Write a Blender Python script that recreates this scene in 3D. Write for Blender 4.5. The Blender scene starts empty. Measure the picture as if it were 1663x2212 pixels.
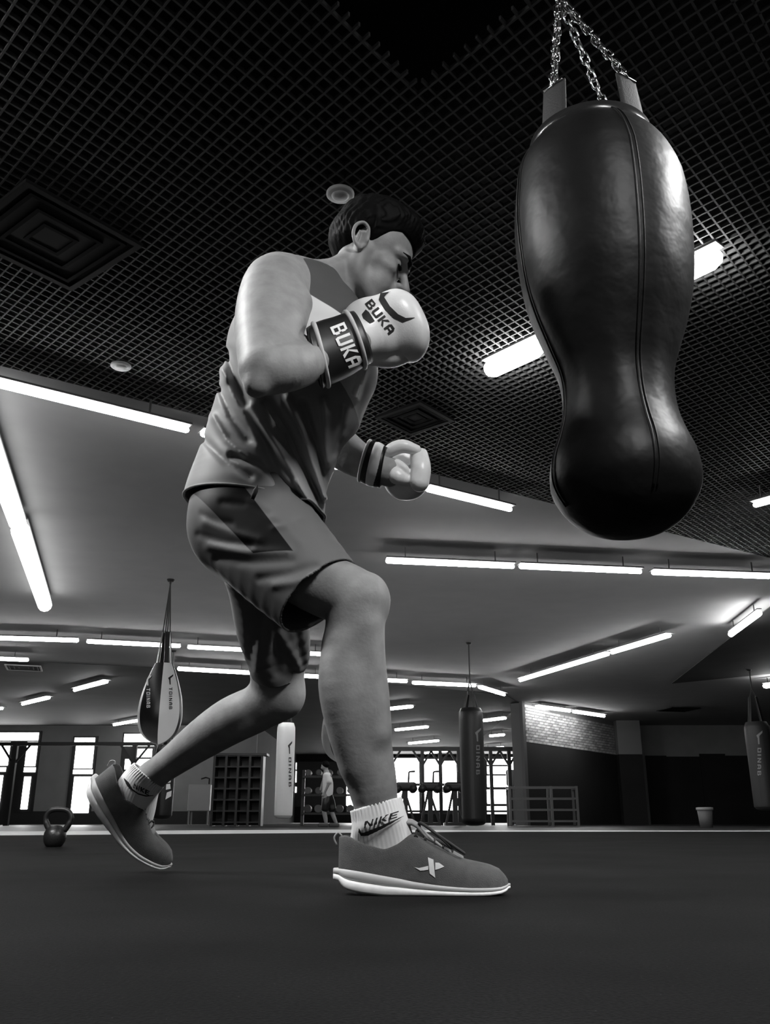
import bpy, math, random
import numpy as np
from mathutils import Vector, Matrix
from mathutils.bvhtree import BVHTree

SC = bpy.context.scene
COL = SC.collection
random.seed(7)
RNG = np.random.default_rng(7)

# ------------------------------------------------------------------ camera
F_PX, HORIZON, CAM_H = 1950.0, 1771.0, 0.125
PITCH = math.atan((HORIZON - 1106.0) / F_PX)
CP, SP = math.cos(PITCH), math.sin(PITCH)
cam_data = bpy.data.cameras.new('camera')
cam_data.sensor_fit = 'HORIZONTAL'
cam_data.sensor_width = 36.0
cam_data.lens = 36.0 * F_PX / 1663.0
cam_data.clip_start = 0.02
cam_data.clip_end = 200.0
cam = bpy.data.objects.new('camera', cam_data)
COL.objects.link(cam)
cam.location = (0, 0, CAM_H)
cam.rotation_euler = (math.pi / 2 + PITCH, 0, 0)
SC.camera = cam

# ------------------------------------------------------------------ world and view
world = bpy.data.worlds.new('world')
SC.world = world
world.use_nodes = True
world.node_tree.nodes['Background'].inputs[0].default_value = (1, 1, 1, 1)
world.node_tree.nodes['Background'].inputs[1].default_value = 1.0
SC.view_settings.view_transform = 'Standard'
SC.view_settings.look = 'None'
SC.view_settings.gamma = 1.0
SC.view_settings.use_curve_mapping = False
SC.view_settings.exposure = 0.0
SC.cycles.use_denoising = True
SC.cycles.max_bounces = 6
SC.cycles.sample_clamp_indirect = 4.0

TUBE_POWER = 34.0        # radiance of the ceiling tubes
FILL_SIDE_POWER = 280.0       # radiance of the unseen panels added left and right to light the boxer
NEAR_POWER = 25.0      # radiance of the wide ceiling fittings near the boxer
FILL_BACK_POWER = 300.0      # radiance of the unseen fill panel added behind the camera
LEFT_POWER = 4.0        # radiance of the broad fittings at the left edge
WINDOW_POWER = 9.0      # radiance of the daylit panes


# ------------------------------------------------------------------ photograph pixel -> place
def ray(px, py):
    u = (px - 831.5) / F_PX
    v = (1106.0 - py) / F_PX
    return u, CP - v * SP, SP + v * CP


def PY(px, py, Y):
    r = ray(px, py)
    k = Y / r[1]
    return Vector((r[0] * k, Y, CAM_H + r[2] * k))


def PZ(px, py, Z):
    r = ray(px, py)
    k = (Z - CAM_H) / r[2]
    return Vector((r[0] * k, r[1] * k, Z))


def depth_of(p):
    return p[1] * CP + (p[2] - CAM_H) * SP


def project(p):
    """world array (...,3) -> pixel arrays"""
    x, y, z = p[..., 0], p[..., 1], p[..., 2] - CAM_H
    d = y * CP + z * SP
    v = -y * SP + z * CP
    return 831.5 + F_PX * x / d, 1106.0 - F_PX * v / d


# ------------------------------------------------------------------ materials
MATS = {}


def mat(name, col, rough=0.6, metal=0.0, emit=0.0, noise=0.0, nscale=40.0, bump=0.0, bscale=60.0, spec=0.5, coat=0.0, stretch=None):
    if name in MATS:
        return MATS[name]
    m = bpy.data.materials.new(name)
    m.use_nodes = True
    nt = m.node_tree
    b = nt.nodes['Principled BSDF']
    b.inputs['Base Color'].default_value = (col, col, col, 1)
    b.inputs['Roughness'].default_value = rough
    b.inputs['Metallic'].default_value = metal
    b.inputs['Specular IOR Level'].default_value = spec
    b.inputs['Coat Weight'].default_value = coat
    if emit:
        b.inputs['Emission Color'].default_value = (1, 1, 1, 1)
        b.inputs['Emission Strength'].default_value = emit
    tc = nt.nodes.new('ShaderNodeTexCoord')
    src = tc.outputs['Object']
    if stretch:
        mp = nt.nodes.new('ShaderNodeMapping')
        mp.inputs['Scale'].default_value = stretch
        nt.links.new(src, mp.inputs['Vector'])
        src = mp.outputs['Vector']
    if noise:
        n = nt.nodes.new('ShaderNodeTexNoise')
        n.inputs['Scale'].default_value = nscale
        n.inputs['Detail'].default_value = 4
        nt.links.new(src, n.inputs['Vector'])
        r = nt.nodes.new('ShaderNodeMapRange')
        r.inputs['From Min'].default_value = 0.3
        r.inputs['From Max'].default_value = 0.7
        r.inputs['To Min'].default_value = col * (1 - noise)
        r.inputs['To Max'].default_value = col * (1 + noise)
        nt.links.new(n.outputs['Fac'], r.inputs['Value'])
        nt.links.new(r.outputs['Result'], b.inputs['Base Color'])
    if bump:
        n2 = nt.nodes.new('ShaderNodeTexNoise')
        n2.inputs['Scale'].default_value = bscale
        n2.inputs['Detail'].default_value = 3
        nt.links.new(src, n2.inputs['Vector'])
        bp = nt.nodes.new('ShaderNodeBump')
        bp.inputs['Strength'].default_value = bump
        bp.inputs['Distance'].default_value = 0.01
        nt.links.new(n2.outputs['Fac'], bp.inputs['Height'])
        nt.links.new(bp.outputs['Normal'], b.inputs['Normal'])
    MATS[name] = m
    return m


# ------------------------------------------------------------------ object helpers
def obj(name, verts, faces, m, parent=None, smooth=False):
    me = bpy.data.meshes.new(name)
    me.from_pydata([tuple(map(float, v)) for v in verts], [], [tuple(map(int, f)) for f in faces])
    me.update()
    if smooth:
        me.polygons.foreach_set('use_smooth', [True] * len(me.polygons))
    if m is not None:
        me.materials.append(m)
    o = bpy.data.objects.new(name, me)
    COL.objects.link(o)
    if parent is not None:
        o.parent = parent
    return o


def thing(name, label, cat, loc=(0, 0, 0), group=None):
    o = bpy.data.objects.new(name, None)
    COL.objects.link(o)
    o.location = loc
    o.empty_display_size = 0.1
    tag(o, label, cat, group)
    return o


def tag(o, label, cat, group=None):
    o['label'] = label
    o['category'] = cat
    if group:
        o['group'] = group
    return o


def structure(o, label=None):
    o['kind'] = 'structure'
    if label:
        o['label'] = label
    return o


def keep(o, parent):
    """parent o (modelled in world space) to an Empty that stands elsewhere"""
    o.parent = parent
    o.matrix_parent_inverse = Matrix.Translation(-Vector(parent.location)) if parent.parent is None else Matrix.Identity(4)
    return o


class MB:
    """collects shapes into one mesh"""

    def __init__(self):
        self.v, self.f = [], []

    def add(self, v, f):
        n = len(self.v)
        self.v += [tuple(p) for p in v]
        self.f += [tuple(i + n for i in q) for q in f]
        return self

    def box(self, lo, hi, M=None):
        x0, y0, z0 = lo
        x1, y1, z1 = hi
        v = [(x0, y0, z0), (x1, y0, z0), (x1, y1, z0), (x0, y1, z0), (x0, y0, z1), (x1, y0, z1), (x1, y1, z1), (x0, y1, z1)]
        if M is not None:
            v = [tuple(M @ Vector(p)) for p in v]
        return self.add(v, [(0, 3, 2, 1), (4, 5, 6, 7), (0, 1, 5, 4), (1, 2, 6, 5), (2, 3, 7, 6), (3, 0, 4, 7)])

    def bar(self, a, b, w, h=None, up=(0, 0, 1)):
        a, b = Vector(a), Vector(b)
        h = w if h is None else h
        d = (b - a).normalized()
        up = Vector(up)
        if abs(d.dot(up)) > 0.98:
            up = Vector((1, 0, 0))
        s = d.cross(up).normalized() * w / 2
        t = s.cross(d).normalized() * h / 2
        v = [a - s - t, a + s - t, a + s + t, a - s + t, b - s - t, b + s - t, b + s + t, b - s + t]
        return self.add(v, [(0, 3, 2, 1), (4, 5, 6, 7), (0, 1, 5, 4), (1, 2, 6, 5), (2, 3, 7, 6), (3, 0, 4, 7)])

    def tube(self, pts, rad, n=10, cap=True, closed=False):
        pts = [Vector(p) for p in pts]
        N = len(pts)
        rads = rad if hasattr(rad, '__len__') else [rad] * N
        rings = []
        prev = None
        for i, p in enumerate(pts):
            if closed:
                d = pts[(i + 1) % N] - pts[i - 1]
            else:
                d = pts[min(i + 1, N - 1)] - pts[max(i - 1, 0)]
            if d.length < 1e-9:
                d = Vector((0, 0, 1))
            d.normalize()
            if prev is None:
                up = Vector((0, 0, 1)) if abs(d.z) < 0.9 else Vector((1, 0, 0))
                s = d.cross(up).normalized()
            else:
                s = (prev - d * prev.dot(d)).normalized()
            prev = s
            t = d.cross(s)
            rings.append([p + (s * math.cos(a) + t * math.sin(a)) * rads[i] for a in [2 * math.pi * k / n for k in range(n)]])
        v = [q for r in rings for q in r]
        f = []
        for i in range(N if closed else N - 1):
            j = (i + 1) % N
            for k in range(n):
                k2 = (k + 1) % n
                f.append((i * n + k, i * n + k2, j * n + k2, j * n + k))
        if cap and not closed:
            f.append(tuple(range(n - 1, -1, -1)))
            f.append(tuple((N - 1) * n + k for k in range(n)))
        return self.add(v, f)

    def lathe(self, prof, center=(0, 0), n=32, cap=True):
        """prof: list of (r, z) from bottom to top"""
        cx, cy = center
        v, f = [], []
        for r, z in prof:
            for k in range(n):
                a = 2 * math.pi * k / n
                v.append((cx + r * math.cos(a), cy + r * math.sin(a), z))
        for i in range(len(prof) - 1):
            for k in range(n):
                k2 = (k + 1) % n
                f.append((i * n + k, i * n + k2, (i + 1) * n + k2, (i + 1) * n + k))
        if cap:
            f.append(tuple(range(n - 1, -1, -1)))
            f.append(tuple((len(prof) - 1) * n + k for k in range(n)))
        return self.add(v, f)

    def prism(self, poly, z0, z1):
        n = len(poly)
        area = sum(poly[i][0] * poly[(i + 1) % n][1] - poly[(i + 1) % n][0] * poly[i][1] for i in range(n))
        if area < 0:
            poly = poly[::-1]
        v = [(x, y, z0) for x, y in poly] + [(x, y, z1) for x, y in poly]
        f = [tuple(range(n - 1, -1, -1)), tuple(range(n, 2 * n))]
        f += [(i, (i + 1) % n, n + (i + 1) % n, n + i) for i in range(n)]
        return self.add(v, f)

    def build(self, name, m, parent=None, smooth=False):
        o = obj(name, self.v, self.f, m, None, smooth)
        if parent is not None:
            par = parent
            root = par
            off = Vector((0, 0, 0))
            while root is not None:          # children are modelled in world space
                off += Vector(root.location)
                root = root.parent
            o.parent = par
            o.location = -off
        return o


def bevel(o, w, seg=2):
    md = o.modifiers.new('bevel', 'BEVEL')
    md.width = w
    md.segments = seg
    md.limit_method = 'ANGLE'
    return o


def catmull(pts, n):
    """resample rows of numbers with a Catmull-Rom spline, n steps per span"""
    P = np.array(pts, float)
    P = np.vstack([2 * P[0] - P[1], P, 2 * P[-1] - P[-2]])
    out = []
    for i in range(1, len(P) - 2):
        for t in np.linspace(0, 1, n, endpoint=False):
            a, b, c, d = P[i - 1], P[i], P[i + 1], P[i + 2]
            out.append(0.5 * ((2 * b) + (c - a) * t + (2 * a - 5 * b + 4 * c - d) * t * t + (3 * b - 3 * c + d - a) * t ** 3))
    out.append(P[-2])
    return np.array(out)

# ================================================================== THE ROOM
Z_C = 2.80                                  # height of the ceiling
M_gyp = mat('gypsum', 0.36, 0.9, noise=0.04, nscale=3)
M_dark_ceiling = mat('dark_ceiling', 0.024, 0.8, noise=0.25, nscale=1.5)
M_black = mat('black', 0.006, 0.9)
M_grid = mat('grid_metal', 0.12, 0.6, spec=0.1)
M_blackmetal = mat('black_metal', 0.012, 0.45, metal=0.0)
M_steel = mat('steel', 0.45, 0.25, metal=1.0)
M_glow = mat('tube_glow', 0.8, 0.5, emit=TUBE_POWER)
M_glow_near = mat('fitting_glow', 0.8, 0.5, emit=NEAR_POWER)
M_fill_side = mat('fill_glow_side', 0.8, 0.5, emit=FILL_SIDE_POWER)
M_glow_left = mat('broad_glow', 0.8, 0.5, emit=LEFT_POWER)
M_fill_back = mat('fill_glow_back', 0.8, 0.5, emit=FILL_BACK_POWER)
M_pane = mat('daylit_pane', 0.8, 0.4, emit=WINDOW_POWER)
M_housing = mat('lamp_housing', 0.10, 0.6)

# ---- floor: black rubber mat in front, a pale strip, dark tiles behind
def rubber():
    m = bpy.data.materials.new('rubber_mat')
    m.use_nodes = True
    nt = m.node_tree
    b = nt.nodes['Principled BSDF']
    tc = nt.nodes.new('ShaderNodeTexCoord')
    big = nt.nodes.new('ShaderNodeTexNoise')
    big.inputs['Scale'].default_value = 2.2
    big.inputs['Detail'].default_value = 5
    fine = nt.nodes.new('ShaderNodeTexNoise')
    fine.inputs['Scale'].default_value = 260
    fine.inputs['Detail'].default_value = 3
    vor = nt.nodes.new('ShaderNodeTexVoronoi')
    vor.inputs['Scale'].default_value = 55
    for n in (big, fine, vor):
        nt.links.new(tc.outputs['Object'], n.inputs['Vector'])
    r1 = nt.nodes.new('ShaderNodeMapRange')
    r1.inputs['From Min'].default_value = 0.3
    r1.inputs['From Max'].default_value = 0.7
    r1.inputs['To Min'].default_value = 0.003
    r1.inputs['To Max'].default_value = 0.0085
    nt.links.new(big.outputs['Fac'], r1.inputs['Value'])
    r2 = nt.nodes.new('ShaderNodeMapRange')
    r2.inputs['From Min'].default_value = 0.35
    r2.inputs['From Max'].default_value = 0.7
    r2.inputs['To Min'].default_value = 0.6
    r2.inputs['To Max'].default_value = 1.6
    nt.links.new(fine.outputs['Fac'], r2.inputs['Value'])
    mul = nt.nodes.new('ShaderNodeMath')
    mul.operation = 'MULTIPLY'
    nt.links.new(r1.outputs['Result'], mul.inputs[0])
    nt.links.new(r2.outputs['Result'], mul.inputs[1])
    # rare pale crumbs
    lt = nt.nodes.new('ShaderNodeMath')
    lt.operation = 'LESS_THAN'
    lt.inputs[1].default_value = 0.035
    nt.links.new(vor.outputs['Distance'], lt.inputs[0])
    add = nt.nodes.new('ShaderNodeMath')
    add.operation = 'MULTIPLY_ADD'
    add.inputs[1].default_value = 0.05
    nt.links.new(lt.outputs['Value'], add.inputs[0])
    nt.links.new(mul.outputs['Value'], add.inputs[2])
    nt.links.new(add.outputs['Value'], b.inputs['Base Color'])
    b.inputs['Roughness'].default_value = 0.80
    b.inputs['Specular IOR Level'].default_value = 0.03
    bp = nt.nodes.new('ShaderNodeBump')
    bp.inputs['Strength'].default_value = 0.5
    bp.inputs['Distance'].default_value = 0.002
    nt.links.new(fine.outputs['Fac'], bp.inputs['Height'])
    nt.links.new(bp.outputs['Normal'], b.inputs['Normal'])
    return m


M_rubber = rubber()
floor_o = MB().box((-16, -4, -0.2), (16, 42, -0.012)).build('floor', mat('floor_tile', 0.045, 0.45, noise=0.3, nscale=2))
structure(floor_o, 'dark tiled gym floor behind the rubber mat')
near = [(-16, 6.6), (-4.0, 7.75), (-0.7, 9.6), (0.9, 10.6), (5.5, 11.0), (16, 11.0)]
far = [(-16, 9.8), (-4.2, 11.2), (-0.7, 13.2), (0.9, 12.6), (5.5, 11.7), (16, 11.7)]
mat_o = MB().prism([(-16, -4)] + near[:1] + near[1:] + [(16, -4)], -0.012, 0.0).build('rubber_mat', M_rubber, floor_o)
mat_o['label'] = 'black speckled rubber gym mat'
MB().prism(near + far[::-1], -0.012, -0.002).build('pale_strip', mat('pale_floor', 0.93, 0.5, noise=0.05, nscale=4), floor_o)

# ---- ceiling: one structure; plaster field, open-cell grid, dark fields
E0, ED = Vector((-2.4, 5.02)), Vector((6.55, 4.36)).normalized()       # edge between grid and plaster
EN = Vector((-ED.y, ED.x))
ceil_o = MB().box((-16, -4, 3.35), (16, 42, 3.5)).build('ceiling', M_black)
structure(ceil_o, 'gym ceiling of plaster, open-cell grid and dark fields')
a, b = E0 - ED * 16, E0 + ED * 17
plaster = MB().prism([(a.x, a.y), (b.x, b.y), (16, 42), (-16, 42)], Z_C, 3.35).build('plaster_field', M_gyp, ceil_o)
farline = [(-16, 13.0), (-6.79, 15.92), (-2.65, 17.23), (2.7, 20.57), (3.3, 22.2)]
MB().prism(farline + [(3.3, 42), (-16, 42)], Z_C - 0.012, Z_C + 0.01).build('dark_field', M_dark_ceiling, ceil_o)
MB().prism([(5.92, 18.8), (5.08, 11.6), (4.98, 10.9), (9.0, 9.8), (13.5, 11.5), (9.6, 15.6)], Z_C - 0.012, Z_C + 0.01).build('dark_field', M_dark_ceiling, ceil_o)

# open-cell grid: every bar its own piece
GA, GB = math.radians(50.5), math.radians(133)
U = Vector((math.cos(GA), math.sin(GA)))
V = Vector((math.cos(GB), math.sin(GB)))
PITCH_G = 0.0555
VC = Vector((0.13, 2.77))                                              # corner of the hole in the grid


def clip_line(o, d):
    """part of line o+t d inside the grid field (before the plaster edge, y>-1, |x|<6)"""
    t0, t1 = -30.0, 30.0
    for n, c in ((-EN, -EN.dot(E0) + 0.0), (Vector((0, 1)), 0.6), (Vector((1, 0)), -4.2), (Vector((-1, 0)), -6.0)):
        dn, on = d.dot(n), o.dot(n) - c
        if abs(dn) < 1e-9:
            if on < 0:
                return None
            continue
        t = -on / dn
        if dn > 0:
            t0 = max(t0, t)
        else:
            t1 = min(t1, t)
    return (t0, t1) if t1 - t0 > 0.08 else None


bar_mesh = None
bars = []
for fam, (d, e) in enumerate(((U, V), (V, U))):
    for k in range(-160, 260):
        o2 = VC + e * (k * PITCH_G + 0.028)
        # the hole: u<0 and v<0 side of VC
        segs = clip_line(o2, d)
        if not segs:
            continue
        t0, t1 = segs
        if k < 0:
            t0 = max(t0, -0.012)           # inside the band of the hole: only the far part of the bar
            if t1 - t0 < 0.08:
                continue
        bars.append((o2 + d * t0, o2 + d * t1, d, fam))


def seen(p, q):
    n = 0
    for i in range(9):
        r = p.lerp(q, i / 8)
        z = Z_C - CAM_H
        dd = r.y * CP + z * SP
        if dd > 0.2:
            x = 831.5 + F_PX * r.x / dd
            y = 1106 - F_PX * (-r.y * SP + z * CP) / dd
            if 0 <= x <= 1663 and 0 <= y <= 2212:
                n += 1.0 / dd
    return n


bars = sorted(bars, key=lambda s: -seen(s[0], s[1]))
BW, BH = 0.0085, 0.018
rest = MB()
for i, (p, q, d, fam) in enumerate(bars):
    c, L = (p + q) / 2, (q - p).length
    if i < 300:
        if bar_mesh is None:
            o = MB().box((-0.5, -BW / 2, 0), (0.5, BW / 2, BH)).build('grid_bar', M_grid, ceil_o)
            bar_mesh = o.data
        else:
            o = bpy.data.objects.new('grid_bar', bar_mesh)
            COL.objects.link(o)
            o.parent = ceil_o
        o.location = (c.x, c.y, Z_C + (0.0 if fam else 0.0006))
        o.rotation_euler = (0, 0, math.atan2(d.y, d.x))
        o.scale = (L, 1, 1)
    else:
        rest.bar((p.x, p.y, Z_C + BH / 2), (q.x, q.y, Z_C + BH / 2), BW, BH)
if rest.v:
    r = rest.build('grid_bars', M_grid, ceil_o)
    r['kind'] = 'stuff'


# square fittings let into the grid
def square_vent(name, label, center, size, ang, m, cat='vent', z=Z_C - 0.022):
    t = thing(name, label, cat, (center[0], center[1], z))
    R = Matrix.Translation((center[0], center[1], 0)) @ Matrix.Rotation(ang, 4, 'Z')
    s = size / 2
    fr = MB()
    for i in range(4):
        Q = R @ Matrix.Rotation(i * math.pi / 2, 4, 'Z')
        fr.box((-s, -s, z), (s - 0.03, -s + 0.03, z + 0.018), Q)
    fr.build('frame', m[0], t)
    for k, q in enumerate((0.82, 0.56, 0.3)):
        mb = MB()
        w = s * q
        for i in range(4):
            Q = R @ Matrix.Rotation(i * math.pi / 2, 4, 'Z')
            mb.box((-w, -w, z + 0.003 * (k + 1)), (w - 0.02, -w + 0.02, z + 0.012), Q)
        mb.build('louvre', m[1], t)
    MB().box((-s + 0.01, -s + 0.01, z + 0.012), (s - 0.01, s - 0.01, z + 0.018), R).build('backing', M_black, t)
    return t


M_vent = (mat('vent_frame', 0.014, 0.7, spec=0.1), mat('vent_louvre', 0.005, 0.8, spec=0.05))
square_vent('air_vent', 'dark square air vent in the grid ceiling above the far glove', (0.21, 5.78), 0.40, GA, M_vent)
square_vent('air_vent', 'large dark square vent in the grid ceiling at the left edge', (-1.62, 3.72), 0.62, GA, M_vent)
square_vent('air_vent', 'pale-framed square air vent at the left above the windows', tuple(PZ(52, 1438, Z_C).xy), 0.62, 0.3,
            (mat('vent_white', 0.3, 0.6), mat('vent_louvre2', 0.02, 0.7)), z=Z_C - 0.05)
square_vent('air_vent', 'small dark vent in the plaster ceiling near the right wall', tuple(PZ(1465, 1531, Z_C).xy), 0.8, 0.2, M_vent, z=Z_C - 0.03)


def detector(label, px, py):
    c = PZ(px, py, Z_C - 0.010)
    t = thing('ceiling_speaker', label, 'speaker', c)
    mm = mat('detector', 0.75, 0.55)
    MB().lathe([(0.055, c.z - 0.006), (0.063, c.z), (0.063, c.z + 0.009)], (c.x, c.y), 32).build('disc', mm, t, True)
    MB().lathe([(0.028, c.z - 0.013), (0.040, c.z - 0.006), (0.040, c.z)], (c.x, c.y), 24).build('dome', mm, t, True)
    return t


detector('round white ceiling disc just behind the boxer\'s dark hair', 735, 421)
detector('round pale ceiling disc left of the boxer\'s shoulder', 261, 792)

# ---- tube lamps
ORD = ['first', 'second', 'third', 'fourth', 'fifth', 'sixth', 'seventh', 'eighth']


def tube_lamp(a, b, r, glow, label, group, house=True):
    a, b = Vector(a), Vector(b)
    c = (a + b) / 2
    t = thing('tube_light', label, 'lamp', c, group)
    d = (b - a).normalized()
    pts = [a, a + d * r * 0.3, a + d * r, b - d * r, b - d * r * 0.3, b]
    MB().tube(pts, [r * 0.25, r * 0.72, r, r, r * 0.72, r * 0.25], 12).build('tube', glow, t, True)
    if house:
        up = Vector((0, 0, 1))
        hb = MB().bar(a + up * (r + 0.008), b + up * (r + 0.008), r * (5.5 if r < 0.04 else 1.5), 0.014)
        hb.build('housing', M_housing, t)
        for q in (0.15, 0.85):
            m_ = a.lerp(b, q) + up * (r + 0.015)
            if Z_C - m_.z > 0.03:
                MB().bar(m_, (m_.x, m_.y, Z_C - 0.013), 0.012).build('hanger', M_housing, t)
    return t


def row(desc, group, segs, r=0.018, z=None, glow=None):
    z = Z_C - 0.17 if z is None else z
    for i, (x0, y0, x1, y1) in enumerate(segs):
        lab = desc if len(segs) == 1 else '%s tube from the left in %s' % (ORD[i], desc)
        tube_lamp(PZ(x0, y0, z), PZ(x1, y1, z), r, glow or M_glow, lab, group)


row('the slanting row beside the grid edge', 'tubes along the grid edge',
    [(-260, 768, 408, 930), (433, 936, 700, 1001), (704, 1002, 762, 1017), (920, 1056, 1105, 1101)], 0.021)
row('the long row crossing under the big bag', 'tubes under the big bag',
    [(833, 1212, 1111, 1224), (1121, 1224, 1386, 1235), (1407, 1237, 1664, 1246), (1676, 1247, 1900, 1256)], 0.024)
row('the row passing behind the teardrop bag', 'tubes behind the teardrop bag',
    [(-160, 1374, 170, 1384), (187, 1386, 390, 1396), (405, 1398, 545, 1405), (560, 1406, 702, 1414)], 0.026)
row('the row bordering the dark ceiling field', 'tubes at the dark ceiling border',
    [(383, 1445, 545, 1454), (560, 1455, 702, 1463), (720, 1464, 880, 1472), (890, 1475, 1028, 1481), (1034, 1484, 1090, 1501)], 0.030)
row('short tube at the left edge above the square vent', 'left edge tube', [(-150, 1418, 62, 1426)], 0.026)
row('the rising pair left of the dark triangle', 'rising pair of tubes', [(1122, 1470, 1315, 1412), (1320, 1410, 1448, 1372)], 0.029)
row('lone bright tube at the corner of the dark triangle', 'triangle tube', [(1577, 1371, 1641, 1323)], 0.040)
row('tube at the right edge of the grid ceiling', 'right edge tube', [(1627, 1092, 1760, 1056)], 0.022)
row('short tube at the right edge above the hanging dark bag', 'far right tube', [(1648, 1482, 1720, 1474)], 0.05)
row('the pair washing the brick wall', 'tubes above the bricks', [(1157, 1526, 1232, 1536), (1237, 1537, 1306, 1547)], 0.036, z=Z_C - 0.11)
row('the short slanting tubes above the left windows', 'short tubes above the left windows',
    [(-60, 1540, 6, 1530), (48, 1521, 107, 1507), (160, 1491, 232, 1472), (245, 1566, 320, 1553)], 0.032, z=Z_C - 0.12)
row('the short far tubes left of the dark long bag', 'short far tubes left of the dark bag',
    [(836, 1532, 892, 1526), (853, 1577, 925, 1570), (882, 1606, 948, 1600), (917, 1627, 970, 1622)], 0.034)
row('the short far tubes right of the dark long bag', 'short far tubes right of the dark bag',
    [(1043, 1557, 1093, 1551), (1057, 1590, 1090, 1587), (1048, 1618, 1088, 1614)], 0.034)
# wide fittings on the grid: one line behind the bag
row('wide glowing fitting left of the big bag', 'wide fittings', [(1050, 802, 1172, 745)], 0.058, z=Z_C - 0.07, glow=M_glow_near)
row('wide glowing fitting right of the big bag', 'wide fittings', [(1464, 595, 1558, 549)], 0.055, z=Z_C - 0.07, glow=M_glow_near)
row('broad blurred fitting on the plaster at the left edge, nearer one', 'broad left fittings', [(-60, 850, 40, 1135)], 0.075, z=Z_C - 0.16, glow=M_glow_left)
row('broad blurred fitting on the plaster at the left edge, farther one', 'broad left fittings', [(42, 1140, 98, 1310)], 0.085, z=Z_C - 0.16, glow=M_glow_left)
LD = Vector((0.65, -0.76, 0)).normalized()  # direction of the out-of-view panels below, added to light the boxer
for g, p, L in (('to the left of', Vector((-1.9, 2.45, Z_C - 0.04)), 0.5), ('far to the left of', Vector((-3.3, 2.6, Z_C - 0.04)), 1.7), ('to the right of', Vector((1.9, 2.3, Z_C - 0.04)), 1.25),
                ('behind and right of', Vector((0.75, -0.2, Z_C - 0.04)), 1.25)):
    q = p + LD * L
    t = thing('panel_light', 'long flat fitting let into the ceiling %s the camera' % g, 'lamp', (p + q) / 2, 'fittings above the camera')
    up = Vector((0, 0, 1))
    MB().bar(p, q, 0.10, 0.004).build('diffuser', M_fill_back if 'behind' in g else M_fill_side, t)
    MB().bar(p + up * 0.020 - LD * 0.02, q + up * 0.020 + LD * 0.02, 0.14, 0.032).build('housing', M_housing, t)

# ---- walls
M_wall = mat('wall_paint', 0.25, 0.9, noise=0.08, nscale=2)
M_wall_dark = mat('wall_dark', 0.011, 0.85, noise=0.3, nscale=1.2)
M_skirt = mat('skirting', 0.012, 0.6)
YB, YD = 27.5, 40.0                       # left window wall, deep wall of the far hall
structure(MB().box((-16.2, -4, 0), (-16, 42, 3.4)).build('wall_left', M_wall), 'plain grey side wall')
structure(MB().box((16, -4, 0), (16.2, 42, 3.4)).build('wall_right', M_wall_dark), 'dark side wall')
structure(MB().box((-16, -4.2, 0), (16, -4, 3.4)).build('wall_front', mat('wall_front', 0.2, 0.9)), 'wall behind the camera')
wb = MB().box((-16, YB, 0), (-3.8, YB + 0.2, 2.788)).build('wall_back', M_wall)
structure(wb, 'grey back wall with tall windows at the left')
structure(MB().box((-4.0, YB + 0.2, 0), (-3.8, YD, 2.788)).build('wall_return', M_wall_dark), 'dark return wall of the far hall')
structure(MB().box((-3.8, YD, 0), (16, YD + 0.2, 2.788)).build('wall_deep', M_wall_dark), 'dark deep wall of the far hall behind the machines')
structure(MB().box((-16, YB - 0.05, 0), (-3.8, YB - 0.001, 0.36)).build('baseboard_back', M_skirt), 'dark plinth below the windows')


def window(idx, label, panes, pad=0.05, Y=YB):
    """panes: pixel rectangles; builds a frame with glowing panes standing in the wall"""
    P = [(PY(x0, y1, Y), PY(x1, y0, Y)) for x0, y0, x1, y1 in panes]
    xs = [p.x for q in P for p in q]
    zs = [p.z for q in P for p in q]
    lo, hi = (min(xs) - pad, min(zs) - pad), (max(xs) + pad, max(zs) + pad)
    w = MB().box((lo[0], Y - 0.06, lo[1]), (hi[0], Y - 0.002, hi[1])).build('window_%d' % idx, M_blackmetal)
    structure(w, label)
    for p, q in P:
        MB().box((p.x, Y - 0.075, p.z), (q.x, Y - 0.0605, q.z)).build('pane', M_pane, w)
    return w


window(1, 'wide window of narrow panes with dark mullions at the left edge',
       [(-60, 1583, 86, 1600), (-60, 1603, 25, 1654), (55, 1603, 84, 1655), (-60, 1658, 15, 1667), (53, 1658, 79, 1668),
        (-60, 1675, 9, 1750), (46, 1678, 69, 1748)])
window(2, 'tall white window behind the heel of the rear shoe', [(162, 1594, 207, 1608), (161, 1611, 205, 1660), (159, 1663, 202, 1672), (154, 1678, 200, 1756)])
window(3, 'bright window low behind the teardrop bag', [(268, 1586, 336, 1612), (292, 1618, 330, 1636), (270, 1640, 330, 1662)])
window(4, 'sunlit glazing behind the exercise machines',
       [(750, 1640, 795, 1690), (800, 1640, 838, 1690), (842, 1638, 905, 1692), (912, 1640, 950, 1692), (955, 1644, 985, 1692), (992, 1650, 1012, 1692),
        (750, 1698, 795, 1752), (800, 1698, 838, 1752), (842, 1698, 905, 1756), (912, 1698, 950, 1752), (955, 1698, 990, 1752)], Y=YD)
window(5, 'slatted bright window left of the brick wall',
       [(1052, 1640, 1100, 1652), (1052, 1656, 1100, 1672), (1052, 1676, 1100, 1700), (1052, 1706, 1100, 1736), (1052, 1742, 1100, 1758), (1106, 1636, 1126, 1700)], Y=YD)
window(6, 'narrow lit panes between the white bag and the child', [(633, 1648, 641, 1662), (633, 1666, 641, 1690), (633, 1700, 641, 1712), (748, 1662, 757, 1740)], Y=YD)

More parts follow.
